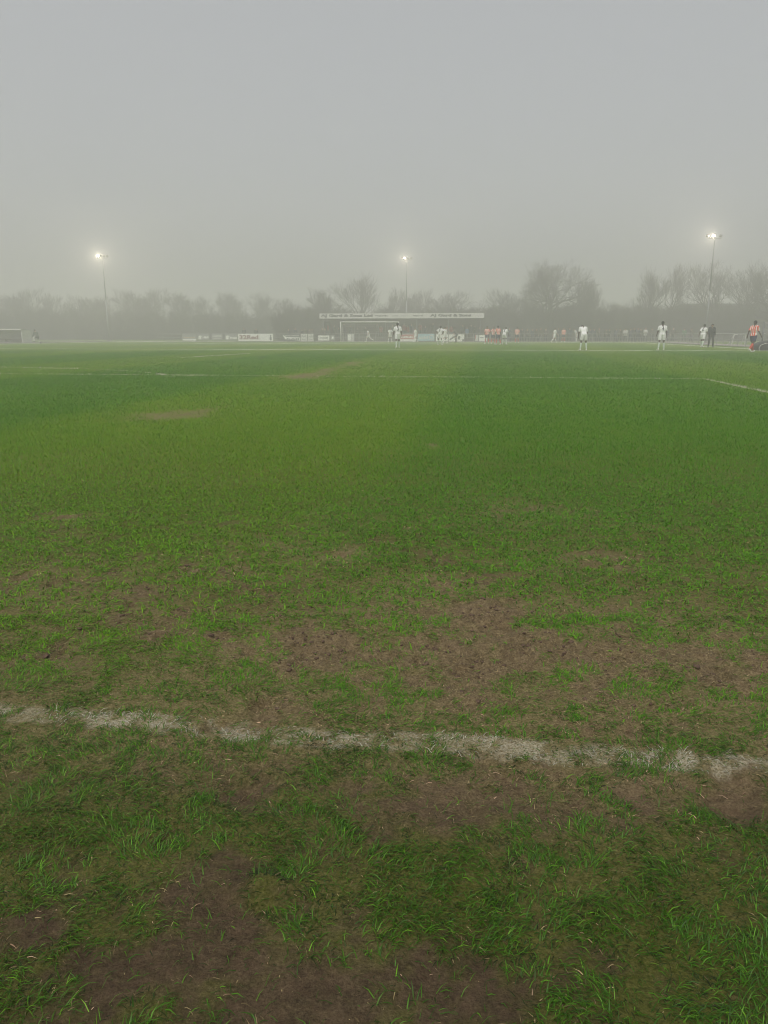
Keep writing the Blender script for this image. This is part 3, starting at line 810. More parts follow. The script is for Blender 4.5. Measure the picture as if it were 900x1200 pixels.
w_ = o['w']; mb = MB(); mb.tube((.82 * w_ - w_ / 2, -.022, .57), (.82 * w_ - w_ / 2, -.016, .57), .32, k=20); mb.build('emblem', offwhite, o)
MB().tube((.82 * w_ - w_ / 2, -.030, .57), (.82 * w_ - w_ / 2, -.024, .57), .19, k=16).build('emblem_core', light_blue, o)
o = board(511, 525.5, .1, .95, board_white, 'white board with dark smudged emblems behind the numbered player')
emblem(o, .18, .55, .5, board_dark); emblem(o, .8, .5, .46, board_dark)
o = board(526.2, 534.6, .05, .96, board_white, 'white board with a dark swoosh beside the bending dark figure')
w_ = o['w']; mb = MB()
for k in range(5): mb.box((-.3 * w_ + k * .14 * w_, -.022, .32 + .09 * k), (.2 * w_, .008, .2), Matrix.Rotation(R(-30), 3, 'Y'))
mb.build('emblem', board_dark, o)
o = board(535.4, 544, .05, .96, board_white, 'white board with dark corner shapes, last on the stand front')
emblem(o, .28, .56, .5, board_dark); patch(o, 'corner', .75, .97, .08, .34, board_dark)
o = board(556.6, 560.6, .1, .9, offwhite, 'narrow pale triangular board beside the striped players')
w_ = o['w']
MB().box((-.36 * w_, -.022, .62), (.22 * w_, .008, .5)).build('edge', board_red, o)
o = board(561.5, 571, .08, .88, board_white, 'plain white board behind the huddle of striped players')
patch(o, 'writing', .12, .55, .5, .6, board_grey)

# ----------------------------------------------------------------------------
# things by the touchline at the edge of the picture
# ----------------------------------------------------------------------------
p = spot(899, 47.5)
mb = MB(); n0 = 22
prof = [(-0.78, 0.0), (-0.80, 0.22), (-0.70, 0.42), (-0.42, 0.55), (0.0, 0.60), (0.45, 0.57), (0.75, 0.40), (0.84, 0.2), (0.82, 0.0)]
V, Fc = [], []
for i, (yy, zz) in enumerate([(-.55, .75), (-.5, .95), (-.2, 1.0), (.2, .98), (.5, .93), (.55, .7)]):
    for (x, z) in prof: V.append((x * (0.9 + .1 * zz) + random.uniform(-.03, .03), yy, z * zz + (random.uniform(-.03, .03) if z > 0 else 0)))
m_ = len(prof)
for i in range(5):
    for k in range(m_ - 1): Fc.append((i * m_ + k, i * m_ + k + 1, (i + 1) * m_ + k + 1, (i + 1) * m_ + k))
Fc += [tuple(range(m_ - 1, -1, -1)), tuple(5 * m_ + k for k in range(m_))]
hp = empty('covered_heap', p); tag(hp, 'dark tarpaulin covered heap by the touchline at the picture edge', 'heap')
mesh_obj('tarpaulin', V, Fc, mat('black_tarpaulin', (0.030, 0.032, 0.030), 0.6, 0.3, 3.0), hp, True)
mb = MB()
for (a, b) in zip(prof[:-1], prof[1:]): mb.tube((a[0], -.57, a[1] * .77 + .01), (b[0], -.57, b[1] * .77 + .01), 0.018, k=6)
mb.build('rope', offwhite, hp)
kb = empty('kit_bag', spot(886.5, 48.2)); tag(kb, 'white and grey kit bag slumped against the dark tarpaulin heap', 'bag')
MB().ball((0, 0, .19), (.36, .2, .19)).build('bag_body', board_grey, kb, True)
MB().ball((0.05, -.05, .33), (.27, .13, .06)).build('flap', white, kb, True)
MB().tube((-.2, -.12, .34), (0, -.16, .46), .015, k=6).tube((0, -.16, .46), (.2, -.12, .34), .015, k=6).build('handle', dark, kb)
fp = empty('flag_post', spot(892, 49)); tag(fp, 'thin grey post with a limp pale flag behind the striped shirt player', 'post')
MB().tube((0, 0, 0), (0, 0, 1.75), 0.045, 0.035).build('pole', grey_metal, fp, True)
V = [(0.03 + .11 * i, 0.03 * math.sin(i * 1.7) + dy, 1.72 - .10 * i * .4 - .34 * j) for dy in (0, .012) for i in range(4) for j in range(2)]
Fc = [(0, 2, 3, 1), (2, 4, 5, 3), (4, 6, 7, 5), (8, 9, 11, 10), (10, 11, 13, 12), (12, 13, 15, 14), (0, 1, 9, 8), (6, 14, 15, 7)]
mesh_obj('flag', V, Fc, board_grey, fp)
tg = empty('training_goal', spot(865, 66), R(20)); tag(tg, 'small white tubular training goal parked behind the touchline', 'goal')
MB().tube((-.75, 0, 0), (-.55, .0, .95), .035).tube((.55, 0, 1.0), (.75, 0, .98), .035).tube((-.55, 0, .95), (.55, 0, 1.0), .035).build('front_frame', offwhite, tg)
MB().tube((.6, 0, 1.0), (.75, .5, 0.03), .03).tube((-.55, 0, .95), (-.6, .6, .03), .03).tube((-.6, .6, .03), (.75, .5, .03), .03).tube((.72, 0, .98), (.72, 0, 0), .03).build('back_frame', offwhite, tg)
# a dim dark block with a level top at the back
fb = empty('clubhouse', spot(846, 124), R(-4)); tag(fb, 'long flat roofed dark building behind the bare trees, edges softened by fog', 'building')
MB().box((4, 0, 2.7), (20, 6, 5.4)).build('wall', mat('clubhouse_wall', (0.10, 0.095, 0.085), 0.9), fb)
MB().box((4, -.1, 5.55), (20.8, 6.8, 0.30)).build('roof', sheet, fb)
for k in range(6):
    w_ = MB().box((-3.6 + 3 * k, -3.02, 3.6), (1.3, 0.06, 1.1)).build('window', dark, fb)
    MB().box((-3.6 + 3 * k, -3.06, 3.0), (1.5, 0.14, 0.07)).build('sill', offwhite, w_)

# ----------------------------------------------------------------------------
# people
# ----------------------------------------------------------------------------
def dirn(flex, abd, side):
    f, a = R(flex), R(abd)
    return Vector((side * math.sin(a), math.sin(f) * math.cos(a), -math.cos(f) * math.cos(a)))

SKINS = {'dark': mat('skin_dark', (0.085, 0.045, 0.028), 0.5, 0.08), 'mid': mat('skin_tan', (0.28, 0.155, 0.10), 0.5, 0.08), 'pale': mat('skin_pale', (0.46, 0.29, 0.22), 0.5, 0.08)}
HAIR = mat('dark_hair', (0.014, 0.012, 0.011), 0.8, 0.2)
FAIR = mat('brown_hair', (0.07, 0.045, 0.028), 0.8, 0.2)
WHITE_KIT = mat('white_kit', (0.74, 0.74, 0.72), 0.8, 0.05)
NAVY = mat('navy_shorts', (0.022, 0.028, 0.075), 0.8, 0.1)
RED_SOCK = mat('red_sock', (0.55, 0.060, 0.030), 0.8, 0.08)
TINTED_SOCK = mat('grass_tinted_sock', (0.52, 0.60, 0.51), 0.8, 0.06)  # white sock with green light off the grass painted into its colour
BOOT_W = mat('white_boot', (0.66, 0.66, 0.58), 0.5, 0.08)
BOOT_K = mat('black_boot', (0.03, 0.03, 0.03), 0.5, 0.1)
STRIPE = striped('striped_shirt', (0.74, 0.66, 0.60), (0.70, 0.065, 0.018))

def figure(P, voxel):
    """the posed body: returns verts, normals, faces, per-vertex region, joints. Faces +Y."""
    g = lambda k, d=0: P.get(k, d)
    prims = []                                            # (kind, a, b, ra, rb, region)
    def cap(a, b, ra, rb, reg): prims.append((Vector(a), Vector(b), ra, rb, reg))
    lean, roll = R(g('lean')), R(g('sway'))
    up = Vector((math.sin(roll), math.sin(lean), math.cos(lean))).normalized()
    rt = Vector((1, 0, 0)); rt = (rt - up * rt.dot(up)).normalized()
    tw = R(g('twist')); fw0 = up.cross(rt)
    rt2 = (rt * math.cos(tw) + fw0 * math.sin(tw)).normalized(); fw = up.cross(rt2)
    hip = Vector((0, 0, .93))
    waist = hip + up * .17; chest = hip + up * .36; neck = hip + up * .56
    for sx in (-1, 1):
        cap(hip + rt * .07 * sx, hip + up * .07 + rt * .075 * sx, .105, .100, 'hips')
        cap(waist + rt2 * .06 * sx, chest + rt2 * .085 * sx, .092, .105, 'torso')
        cap(chest + rt2 * .085 * sx, hip + up * .47 + rt2 * .10 * sx, .105, .082, 'torso')
        cap(hip + up * .50 + rt2 * .05 * sx, hip + up * .495 + rt2 * .165 * sx, .062, .062, 'torso')
    cap(hip + up * .02, waist, .10, .095, 'torso'); cap(waist, chest, .095, .11, 'torso')
    hn = R(g('nod')); hup = (up * math.cos(hn) + fw * math.sin(hn)).normalized()
    ht = R(g('look')); hf = rt2.cross(hup) * -1
    hrt = (rt2 * math.cos(ht) + hf * -math.sin(ht)).normalized(); hf = hup.cross(hrt)
    head = neck + hup * .155 + hf * .015
    cap(neck - up * .03, head - hup * .03, .056, .052, 'neck')
    cap(head - hup * .015 - hf * .015, head + hup * .035 - hf * .02, .082, .085, 'head')
    cap(head + hf * .015 + hup * .02, head + hf * .02 + hup * .05, .076, .072, 'head')
    cap(head - hup * .05 + hf * .03, head - hup * .085 + hf * .055, .054, .036, 'head')      # jaw
    cap(head + hf * .085 + hup * .02, head + hf * .105 - hup * .02, .012, .016, 'head')      # nose
    cap(head + hf * .075 + hup * .035 - hrt * .03, head + hf * .075 + hup * .035 + hrt * .03, .014, .014, 'head')
    for sx in (-1, 1):
        cap(head + hrt * .083 * sx + hup * .02, head + hrt * .086 * sx - hup * .02, .014, .011, 'head')
    J = dict(hip=hip, chest=chest, neck=neck, head=head, up=up, rt=rt2, fw=fw, hup=hup, hf=hf, hrt=hrt)
    for sx, nm in ((-1, 'l'), (1, 'r')):
        sh = hip + up * .485 + rt2 * .185 * sx
        f, a, e = g(nm + 'arm', (5, 10, 10))
        d1 = dirn(f, a, sx); d2 = dirn(f + e, g(nm + 'fore', a * .5), sx)
        B = Matrix((rt2, fw, up)).transposed() if g('armlocal', 1) else Matrix.Identity(3)
        d1, d2 = (B @ d1).normalized(), (B @ d2).normalized()
        el = sh + d1 * .285; wr = el + d2 * .245
        cap(sh, el, .056, .042, 'uarm'); cap(el, wr, .041, .027, 'farm')
        # hand: palm, four fingers, thumb
        n = d2.cross(Vector((0, 1, 0)) if abs(d2.y) < .9 else Vector((1, 0, 0))).normalized() * sx
        ac = d2.cross(n).normalized()
        pe = wr + d2 * .085
        for k in (-1, 0, 1): cap(wr + ac * .015 * k, pe + ac * .026 * k, .017, .014, 'hand')
        for k, ln in enumerate((.062, .074, .070, .054)):
            b0 = pe + ac * (.030 - .020 * k); m1 = b0 + d2 * ln * .55 + n * -.008; t1 = m1 + (d2 * .8 - n * .6).normalized() * ln * .5
            cap(b0, m1, .0105, .0098, 'hand'); cap(m1, t1, .0098, .0085, 'hand')
        b0 = wr + d2 * .03 + ac * .028; m1 = b0 + (d2 * .7 + ac * .7).normalized() * .042; t1 = m1 + (d2 * .95 + ac * .2).normalized() * .034
        cap(b0, m1, .014, .0115, 'hand'); cap(m1, t1, .0115, .0095, 'hand')
        J[nm + 'hand'] = wr
    feet = []
    for sx, nm in ((-1, 'l'), (1, 'r')):
        h0 = hip + rt * .092 * sx
        f, a, k = g(nm + 'leg', (0, 4, 2))
        d1 = dirn(f, a, sx); d2 = dirn(f - k, a, sx)
        kn = h0 + d1 * .43; an = kn + d2 * .42
        cap(h0, h0 + d1 * .15, .088, .082, 'thigh'); cap(h0 + d1 * .15, kn, .082, .056, 'thigh')
        cap(kn, kn + d2 * .14 - Vector((0, .014, 0)), .053, .057, 'shin'); cap(kn + d2 * .14 - Vector((0, .014, 0)), an, .055, .037, 'shin')
        fp = R(g(nm + 'toe', f - k)); yawf = R(g('toeout', 10)) * sx
        ff = Vector((math.sin(yawf) * math.cos(fp), math.cos(yawf) * math.cos(fp), math.sin(fp)))
        fu = Vector((0, -math.sin(fp), math.cos(fp)))
        heel = an - ff * .045 - fu * .045; ball = an + ff * .115 - fu * .055; toe = an + ff * .175 - fu * .058
        cap(an, heel, .038, .034, 'foot'); cap(heel, ball, .034, .034, 'foot'); cap(an, ball, .038, .032, 'foot')
        cap(ball + rt * .012, toe + rt * .012, .034, .024, 'foot'); cap(ball - rt * .012, toe - rt * .010, .034, .024, 'foot')
        feet.append(min(heel.z - .034, toe.z - .024, ball.z - .034))
    mb = MB()
    for a, b, ra, rb, reg in prims:
        d = (b - a)
        if d.length < 1e-5: d = Vector((0, 0, 1e-4))
        k = 8 if max(ra, rb) < .02 else 14
        mb.tube(a, b, ra, rb, k, True); mb.ball(a, ra, None, k, 6); mb.ball(b, rb, None, k, 6)
    tmp = mesh_obj('figure_tmp', mb.v, mb.f)
    rm = tmp.modifiers.new('r', 'REMESH'); rm.mode = 'VOXEL'; rm.voxel_size = voxel
    sm = tmp.modifiers.new('s', 'SMOOTH'); sm.factor = 0.5; sm.iterations = 2 if voxel < .014 else 1
    dg = bpy.context.evaluated_depsgraph_get()
    me = bpy.data.meshes.new_from_object(tmp.evaluated_get(dg))
    old = tmp.data; bpy.data.objects.remove(tmp); bpy.data.meshes.remove(old)
    n = len(me.vertices); V = np.empty(n * 3, np.float32); me.vertices.foreach_get('co', V); V = V.reshape(n, 3).astype(float)
    N = np.empty(n * 3, np.float32); me.vertices.foreach_get('normal', N); N = N.reshape(n, 3).astype(float)
    best = np.full(n, 1e9); which = np.zeros(n, int); along = np.zeros(n)
    for i, (a, b, ra, rb, reg) in enumerate(prims):
        a_, d = np.array(a), np.array(b - a); L2 = max(d @ d, 1e-9)
        t = np.clip((V - a_) @ d / L2, 0, 1)
        ds = np.linalg.norm(V - a_ - t[:, None] * d, axis=1) - (ra + (rb - ra) * t)
        m = ds < best; best[m] = ds[m]; which[m] = i; along[m] = t[m]
    reg = np.array([p[4] for p in prims])[which]
    drop = -min(feet)
    V[:, 2] += drop
    for k, v in J.items():
        if k in ('hip', 'chest', 'neck', 'head', 'lhand', 'rhand'): J[k] = v + Vector((0, 0, drop))
    faces = [tuple(p.vertices) for p in me.polygons]
    bpy.data.meshes.remove(me)
    return dict(V=V, N=N, F=faces, reg=reg, along=along, J=J, which=which)

def shell(fig, name, mask, push, material, parent, flare=None):
    """a garment: the body surface of one region lifted off the skin, closed at its hems"""
    V, N = fig['V'], fig['N']
    fs = [f for f in fig['F'] if all(mask[i] for i in f)]
    if not fs: return None
    used = sorted({i for f in fs for i in f}); mp = {v: i for i, v in enumerate(used)}
    p = V[used] + N[used] * (push if flare is None else (push + flare[used])[:, None])
    q = V[used] + N[used] * 0.001
    k = len(used)
    edges = {}
    for f in fs:
        for a, b in zip(f, f[1:] + f[:1]): edges[(a, b)] = 1
    F2 = [tuple(mp[i] for i in f) for f in fs]
    F2 += [(mp[b], mp[a], mp[a] + k, mp[b] + k) for (a, b) in edges if (b, a) not in edges]
    return mesh_obj(name, np.concatenate([p, q]), F2, material, parent, True)

def person(pos, face, P, label, voxel=0.013, skin='dark', shirt=WHITE_KIT, shorts=WHITE_KIT, socks=WHITE_KIT, boots=BOOT_W, hair=HAIR,
           kit='player', group=None, number=None, height=1.8, trousers=None, height_scale=None):
    fig = figure(P, voxel)
    V, reg, al, J = fig['V'], fig['reg'], fig['along'], fig['J']
    me = bpy.data.meshes.new('person'); me.from_pydata([tuple(v) for v in V], [], fig['F']); me.update()
    me.polygons.foreach_set('use_smooth', [True] * len(me.polygons)); me.materials.append(SKINS[skin])
    o = bpy.data.objects.new('person', me); COL.objects.link(o)
    o.location = pos; o.rotation_euler = (0, 0, face); s = height / 1.80; o.scale = (s, s, s)
    tag(o, label, 'person', group)
    u = np.array(J['up']); hipz = (V - np.array(J['hip'])) @ u
    isr = lambda *n: np.isin(reg, n)
    hd = (V - np.array(J['head'])); hu = hd @ np.array(J['hup']); hf = hd @ np.array(J['hf'])
    shell(fig, 'hair', isr('head') & ((hu > .062) | ((hf < -.01) & (hu > -.035)) | ((hf < .03) & (hu > .02))) , 0.011, hair, o)
    torso = isr('torso', 'hips') & (hipz > -.01)
    if kit == 'player':
        fl = np.where(isr('uarm'), .012, np.where(hipz < .12, .016, .006))
        shell(fig, 'shirt', torso | (isr('uarm') & (al < .80)), 0.010, shirt, o, fl)
        low = isr('hips', 'torso') & (hipz < .04)
        th = isr('thigh')
        # thighs are two tapered pieces; the lower one counts to two thirds
        shell(fig, 'shorts', low | (th & ~((al > .60) & (fig['which'] % 2 >= 0) & (_lower(fig)))), 0.017, shorts, o, np.where(th, .014, .0))
    else:
        fl = np.where(isr('uarm', 'farm'), .012, .022)
        shell(fig, 'coat', torso | isr('uarm', 'farm') | (isr('hips') & (hipz < .02)) | (isr('thigh') & _upper(fig)), 0.016, shirt, o, fl)
        shell(fig, 'trousers', isr('thigh', 'shin') & ~(_ankle(fig)), 0.012, shorts, o, np.full(len(V), .008))
    for sx in (-1, 1):
        half = (np.sign(_legside(fig)) == sx)
        if kit == 'player':
            shell(fig, 'sock', isr('shin') & half & ~_knee(fig), 0.006, socks, o)
        shell(fig, 'boot', isr('foot') & half, 0.008, boots, o)
    if number:
        back = J['chest'] + J['up'] * .03 - J['fw'] * .140
        ex, ez = J['rt'], J['up']; ey = ez.cross(ex) * 1
        Rm = Matrix((ex, ez, -J['fw'])).transposed()
        lettering(number, .25, .10 * len(number) + .04 * (len(number) - 1), ink, o, back, Rm.to_euler(), 0.012, 'shirt_number', 0.02)
    return o

def _lower(fig): return fig['thigh2']
def _upper(fig): return fig['thigh1']
def _ankle(fig): return fig['ankle']
def _knee(fig): return fig['knee']
def _legside(fig): return fig['side']
_old_figure = figure
def figure(P, voxel):
    f = _old_figure(P, voxel)
    # order of pieces inside the leg loop: thigh upper, thigh lower, shin upper, shin lower, foot x5
    leg0 = f['which'].max() + 1
    total = 18 + 0
    w, al, reg = f['which'], f['along'], f['reg']
    legs = sorted(set(w[np.isin(reg, ['thigh', 'shin', 'foot'])].tolist()))
    lo = min(legs) if legs else 0
    lo = f.get('lo', lo)
    k = (w - lo); isleg = np.isin(reg, ['thigh', 'shin', 'foot'])
    side = np.where(k < 9, -1, 1); kk = k % 9
    f['side'] = np.where(isleg, side, 0)
    f['thigh1'] = isleg & (kk == 0); f['thigh2'] = isleg & (kk == 1)
    f['knee'] = isleg & (kk == 2) & (al < .30)
    f['ankle'] = isleg & (kk == 3) & (al > .93)
    return f

AWAY, TO_US = 0.0, math.pi
STAND = dict(lleg=(0, 5, 2), rleg=(2, 5, 4), larm=(4, 10, 12), rarm=(2, 11, 10))
EASY = dict(lleg=(4, 8, 6), rleg=(-5, 8, 6), larm=(6, 16, 22), rarm=(0, 16, 18), lean=3)
WALK = dict(lleg=(24, 3, 6), rleg=(-20, 3, 22), larm=(-22, 8, 14), rarm=(24, 8, 26), lean=4, rtoe=-32)
RUN = dict(lleg=(42, 3, 40), rleg=(-22, 3, 48), larm=(-40, 12, 70), rarm=(40, 10, 75), lean=12, rtoe=-60)
HIPS = dict(lleg=(3, 9, 4), rleg=(0, 9, 4), larm=(-12, 42, 20), rarm=(-12, 42, 20), lfore=-42, rfore=-42, lean=6)
KNEES = dict(lleg=(22, 8, 34), rleg=(22, 8, 34), larm=(48, 14, -4), rarm=(48, 14, -4), lean=42, nod=32, lfore=0, rfore=0)
FOLD = dict(lleg=(2, 6, 3), rleg=(0, 6, 3), larm=(18, 8, 80), rarm=(18, 8, 78), lfore=-50, rfore=-50)

G_W = 'players in the white kit'; G_R = 'players in red and white stripes'
def by_row(px, off): return row_pt(off, row_x(off, px, .9))

wk = dict(shirt=WHITE_KIT, shorts=WHITE_KIT, socks=TINTED_SOCK, group=G_W)
rk = dict(shirt=STRIPE, shorts=NAVY, socks=RED_SOCK, group=G_R)
person(by_row(432, 0.7), R(65), RUN, 'white kit player running across the goal mouth between the posts', .018, 'pale', kit='player', hair=FAIR, **{**wk, 'socks': WHITE_KIT})
person(by_row(457, -1.0), R(-150), dict(EASY, larm=(20, 40, 20)), 'white kit player leaning with one arm out inside the goal post', .018, 'mid', **{**wk, 'socks': WHITE_KIT})
person(spot(466, 54.5), R(8), dict(EASY, lleg=(-8, 3, 10), rleg=(10, 2, 4)), 'white kit player, back turned, standing in line with the goal post', .013, 'dark', number='3', **wk)
person(by_row(487, -2.0), R(120), WALK, 'white kit player jogging in front of the red lettered board', .018, 'pale', hair=FAIR, **{**wk, 'socks': WHITE_KIT})
person(spot(515.5, 71), R(-28), dict(HIPS, lean=8), 'white kit player, hands on hips, before the light blue board', .014, 'dark', number='8', **wk)
person(spot(521.5, 84), R(40), EASY, 'white kit player half hidden behind the player with hands on hips', .018, 'pale', **{**wk, 'socks': WHITE_KIT})
person(spot(535, 92), R(70), dict(KNEES, lean=30, nod=15), 'dark clad official bending forward before the white boards', .018, 'pale', shirt=dark, shorts=dark, socks=dark, boots=BOOT_K, hair=FAIR, group=None)
person(spot(570.5, 80), R(160), dict(EASY, look=20), 'striped shirt player on the outer side of the huddle next to the white board', .015, 'mid', **rk)
person(spot(577.5, 81.5), R(-150), HIPS, 'striped shirt player in the middle of the huddle, hands on hips', .016, 'mid', **rk)
person(spot(583.5, 72.5), R(25), dict(EASY, lean=6), 'dark haired striped shirt player, back turned, before the rest of the huddle', .014, 'dark', **rk)
person(spot(590.5, 73.5), R(-35), dict(KNEES, lean=24, nod=22), 'white kit player stooping beside the huddle of striped shirts', .014, 'dark', number='5', **wk)
person(spot(605.5, 88), R(-12), STAND, 'striped shirt player alone a few steps from the huddle', .016, 'pale', number=None, **{**rk, 'shorts': NAVY})
person(spot(649.5, 89), R(-80), WALK, 'white kit player walking sideways past a striped opponent', .016, 'pale', **{**wk, 'socks': WHITE_KIT})
person(spot(660, 96), R(170), STAND, 'striped shirt player faint in fog next to a white kit walker', .018, 'pale', **rk)
person(spot(675, 101), R(100), dict(EASY, lean=25, nod=10), 'white kit player far back, stooping behind the bowed player', .018, 'pale', **{**wk, 'socks': WHITE_KIT})
person(spot(683.5, 46.5), R(4), dict(KNEES, lean=30, nod=55, lleg=(8, 7, 14), rleg=(8, 7, 14), larm=(30, 14, 6), rarm=(30, 14, 6)), 'white kit player bowed forward with head hidden, hands toward knees', .012, 'dark', **wk)
person(spot(774.5, 47.5), R(-6), dict(EASY, lleg=(-3, 7, 6), rleg=(6, 6, 4)), 'white kit player with dark number, back turned, standing alone', .012, 'dark', number='4', **wk)
person(spot(822.5, 58.5), R(-50), dict(WALK, lean=10, lleg=(14, 4, 8), rleg=(-12, 4, 12), rtoe=-14), 'white kit player walking beside a dark clad figure', .013, 'dark', number='6', **wk)
person(spot(832.5, 58.5), R(160), dict(STAND, nod=18, larm=(10, 9, 22), rarm=(8, 9, 20)), 'dark clad figure standing close by a white kit walker', .014, 'mid', shirt=mat('black_jacket', (0.022, 0.022, 0.027), 0.8), shorts=mat('black_trousers', (0.026, 0.026, 0.030), 0.8), boots=BOOT_K, kit='coat')
person(spot(881, 42.3), R(-62), dict(WALK, lleg=(20, 4, 4), rleg=(-18, 4, 26), larm=(-24, 14, 18), rarm=(20, 12, 22), lean=3, look=-18), 'striped shirt player walking past the dark heap, red socks and navy shorts', .012, 'dark', **rk)
# the crouching shape in the fog by the small shelter
person(spot(44.5, 80), R(60), dict(lleg=(80, 8, 110), rleg=(30, 8, 100), larm=(50, 10, 20), rarm=(50, 10, 30), lean=26, rtoe=-50, ltoe=0), 'dim olive clad person crouching alone near the low foggy dugout', .018, 'pale', shirt=mat('olive_coat', (0.10, 0.11, 0.09), 0.8), shorts=offwhite, boots=BOOT_K, kit='coat')

# spectators: four figures, copied with coats of their own
protos = []
for P, sk in ((STAND, 'pale'), (FOLD, 'pale'), (EASY, 'mid'), (dict(FOLD, lean=8, nod=10), 'pale')):
    protos.append(P)
coats = [('dark', mat('coat_black', (0.025, 0.025, 0.028), 0.8)), ('dark', mat('coat_navy', (0.025, 0.032, 0.06), 0.8)), ('dark', mat('coat_brown', (0.06, 0.045, 0.032), 0.8)),
         ('red', mat('coat_red', (0.36, 0.05, 0.04), 0.8)), ('pale', mat('coat_pale', (0.5, 0.49, 0.46), 0.8)), ('blue', mat('coat_blue', (0.07, 0.17, 0.34), 0.8)), ('green', mat('coat_green', (0.07, 0.16, 0.09), 0.8))]
jeans = mat('dark_jeans', (0.035, 0.04, 0.055), 0.85)
made = []
def spectator(pos, face, k, ci, where, grp, first={}):
    cname, cm = coats[ci]
    lab = '%s coated spectator standing %s' % (cname, where)
    if k not in first:
        o = person(pos, face, protos[k], lab, .024, 'pale', cm, jeans, boots=BOOT_K, hair=FAIR if k % 2 else HAIR, kit='coat', group=grp)
        for c in o.children:
            if c.name.startswith('coat'): c.material_slots[0].link = 'OBJECT'; c.material_slots[0].material = cm
        first[k] = o
        return o
    src = first[k]
    o = src.copy(); COL.objects.link(o); o.location = pos; o.rotation_euler = (0, 0, face)
    s = random.uniform(.93, 1.03); o.scale = (s, s, s)
    o['label'] = lab; o['group'] = grp
    for ch in src.children:
        c = ch.copy(); COL.objects.link(c); c.parent = o
        if c.name.startswith('coat'):
            c.material_slots[0].link = 'OBJECT'; c.material_slots[0].material = cm
    return o
rs = random.Random(5)
def toward_pitch(): return math.pi + RY + rs.uniform(-.5, .5)
for px in (384, 391, 397, 404, 412, 420, 427, 441, 447, 461, 473, 478, 483, 493, 499, 506, 524, 530, 541, 548, 553, 558, 563):
    tier = rs.randrange(3)
    yy = SOFF + 1.5 + tier * .82
    p = row_pt(yy, row_x(yy, px + rs.uniform(-1.5, 1.5), 1.5)); p.z = 0.24 + .22 * tier
    ci = rs.choice([0, 1, 2, 0, 1, 3, 3, 4, 5, 2])
    spectator(p, toward_pitch(), rs.randrange(4), ci, 'on the terrace of the covered stand', 'spectators in the covered stand, %s coats' % coats[ci][0])
for px in (286, 300, 338, 346, 354.5, 358, 363, 366, 378, 381):
    p = row_pt(ROFF + .8, row_x(ROFF + .8, px, 1.5)); p.z = .02
    ci = rs.choice([0, 1, 2, 0, 2])
    spectator(p, toward_pitch(), rs.randrange(4), ci, 'behind the row of boards beside the stand', 'spectators behind the boards, %s coats' % coats[ci][0])
for px in (597, 612, 618, 624, 629, 634, 640, 655, 668, 692, 697, 703, 710, 714, 722, 727, 734, 740, 744, 748, 752, 757, 765, 783, 790, 803, 812):
    p = row_pt(ROFF + .8 + rs.uniform(0, .6), row_x(ROFF + .8, px, 1.5)); p.z = .02
    ci = rs.choice([0, 1, 2, 0, 2, 1, 4])
    ci = 4 if px in (734, 757) else ci if ci != 4 else 1
    if px == 803: ci = 6
    spectator(p, toward_pitch(), rs.randrange(4), ci, 'at the open rail beyond the stand', 'spectators along the open rail, %s coats' % coats[ci][0])

# ----------------------------------------------------------------------------
# bare winter trees
# ----------------------------------------------------------------------------
bark = mat('bark', (0.060, 0.052, 0.042), 0.9, 0.25, 3.0)
twig_m = mat('twigs', (0.062, 0.052, 0.042), 0.9, 0.2, 2.0)

def tubes(segs, k):
    A = np.array([s[0] for s in segs], float); B = np.array([s[1] for s in segs], float)
    ra = np.array([s[2] for s in segs]); rb = np.array([s[3] for s in segs])
    d = B - A; d /= np.linalg.norm(d, axis=1)[:, None] + 1e-9
    h = np.where(np.abs(d[:, 2:3]) < .9, np.array([[0, 0, 1.0]]), np.array([[1.0, 0, 0]]))
    u = np.cross(d, h); u /= np.linalg.norm(u, axis=1)[:, None]; w = np.cross(d, u)
    a = np.arange(k) * 2 * math.pi / k
    off = u[:, None, :] * np.cos(a)[None, :, None] + w[:, None, :] * np.sin(a)[None, :, None]
    V = np.concatenate([A[:, None] + off * ra[:, None, None], B[:, None] + off * rb[:, None, None]], 1).reshape(-1, 3)
    n = len(segs); o = np.arange(n)[:, None] * 2 * k
    F = np.concatenate([o + np.array([[i, (i + 1) % k, k + (i + 1) % k, k + i]]) for i in range(k)], 0)
    return V, F

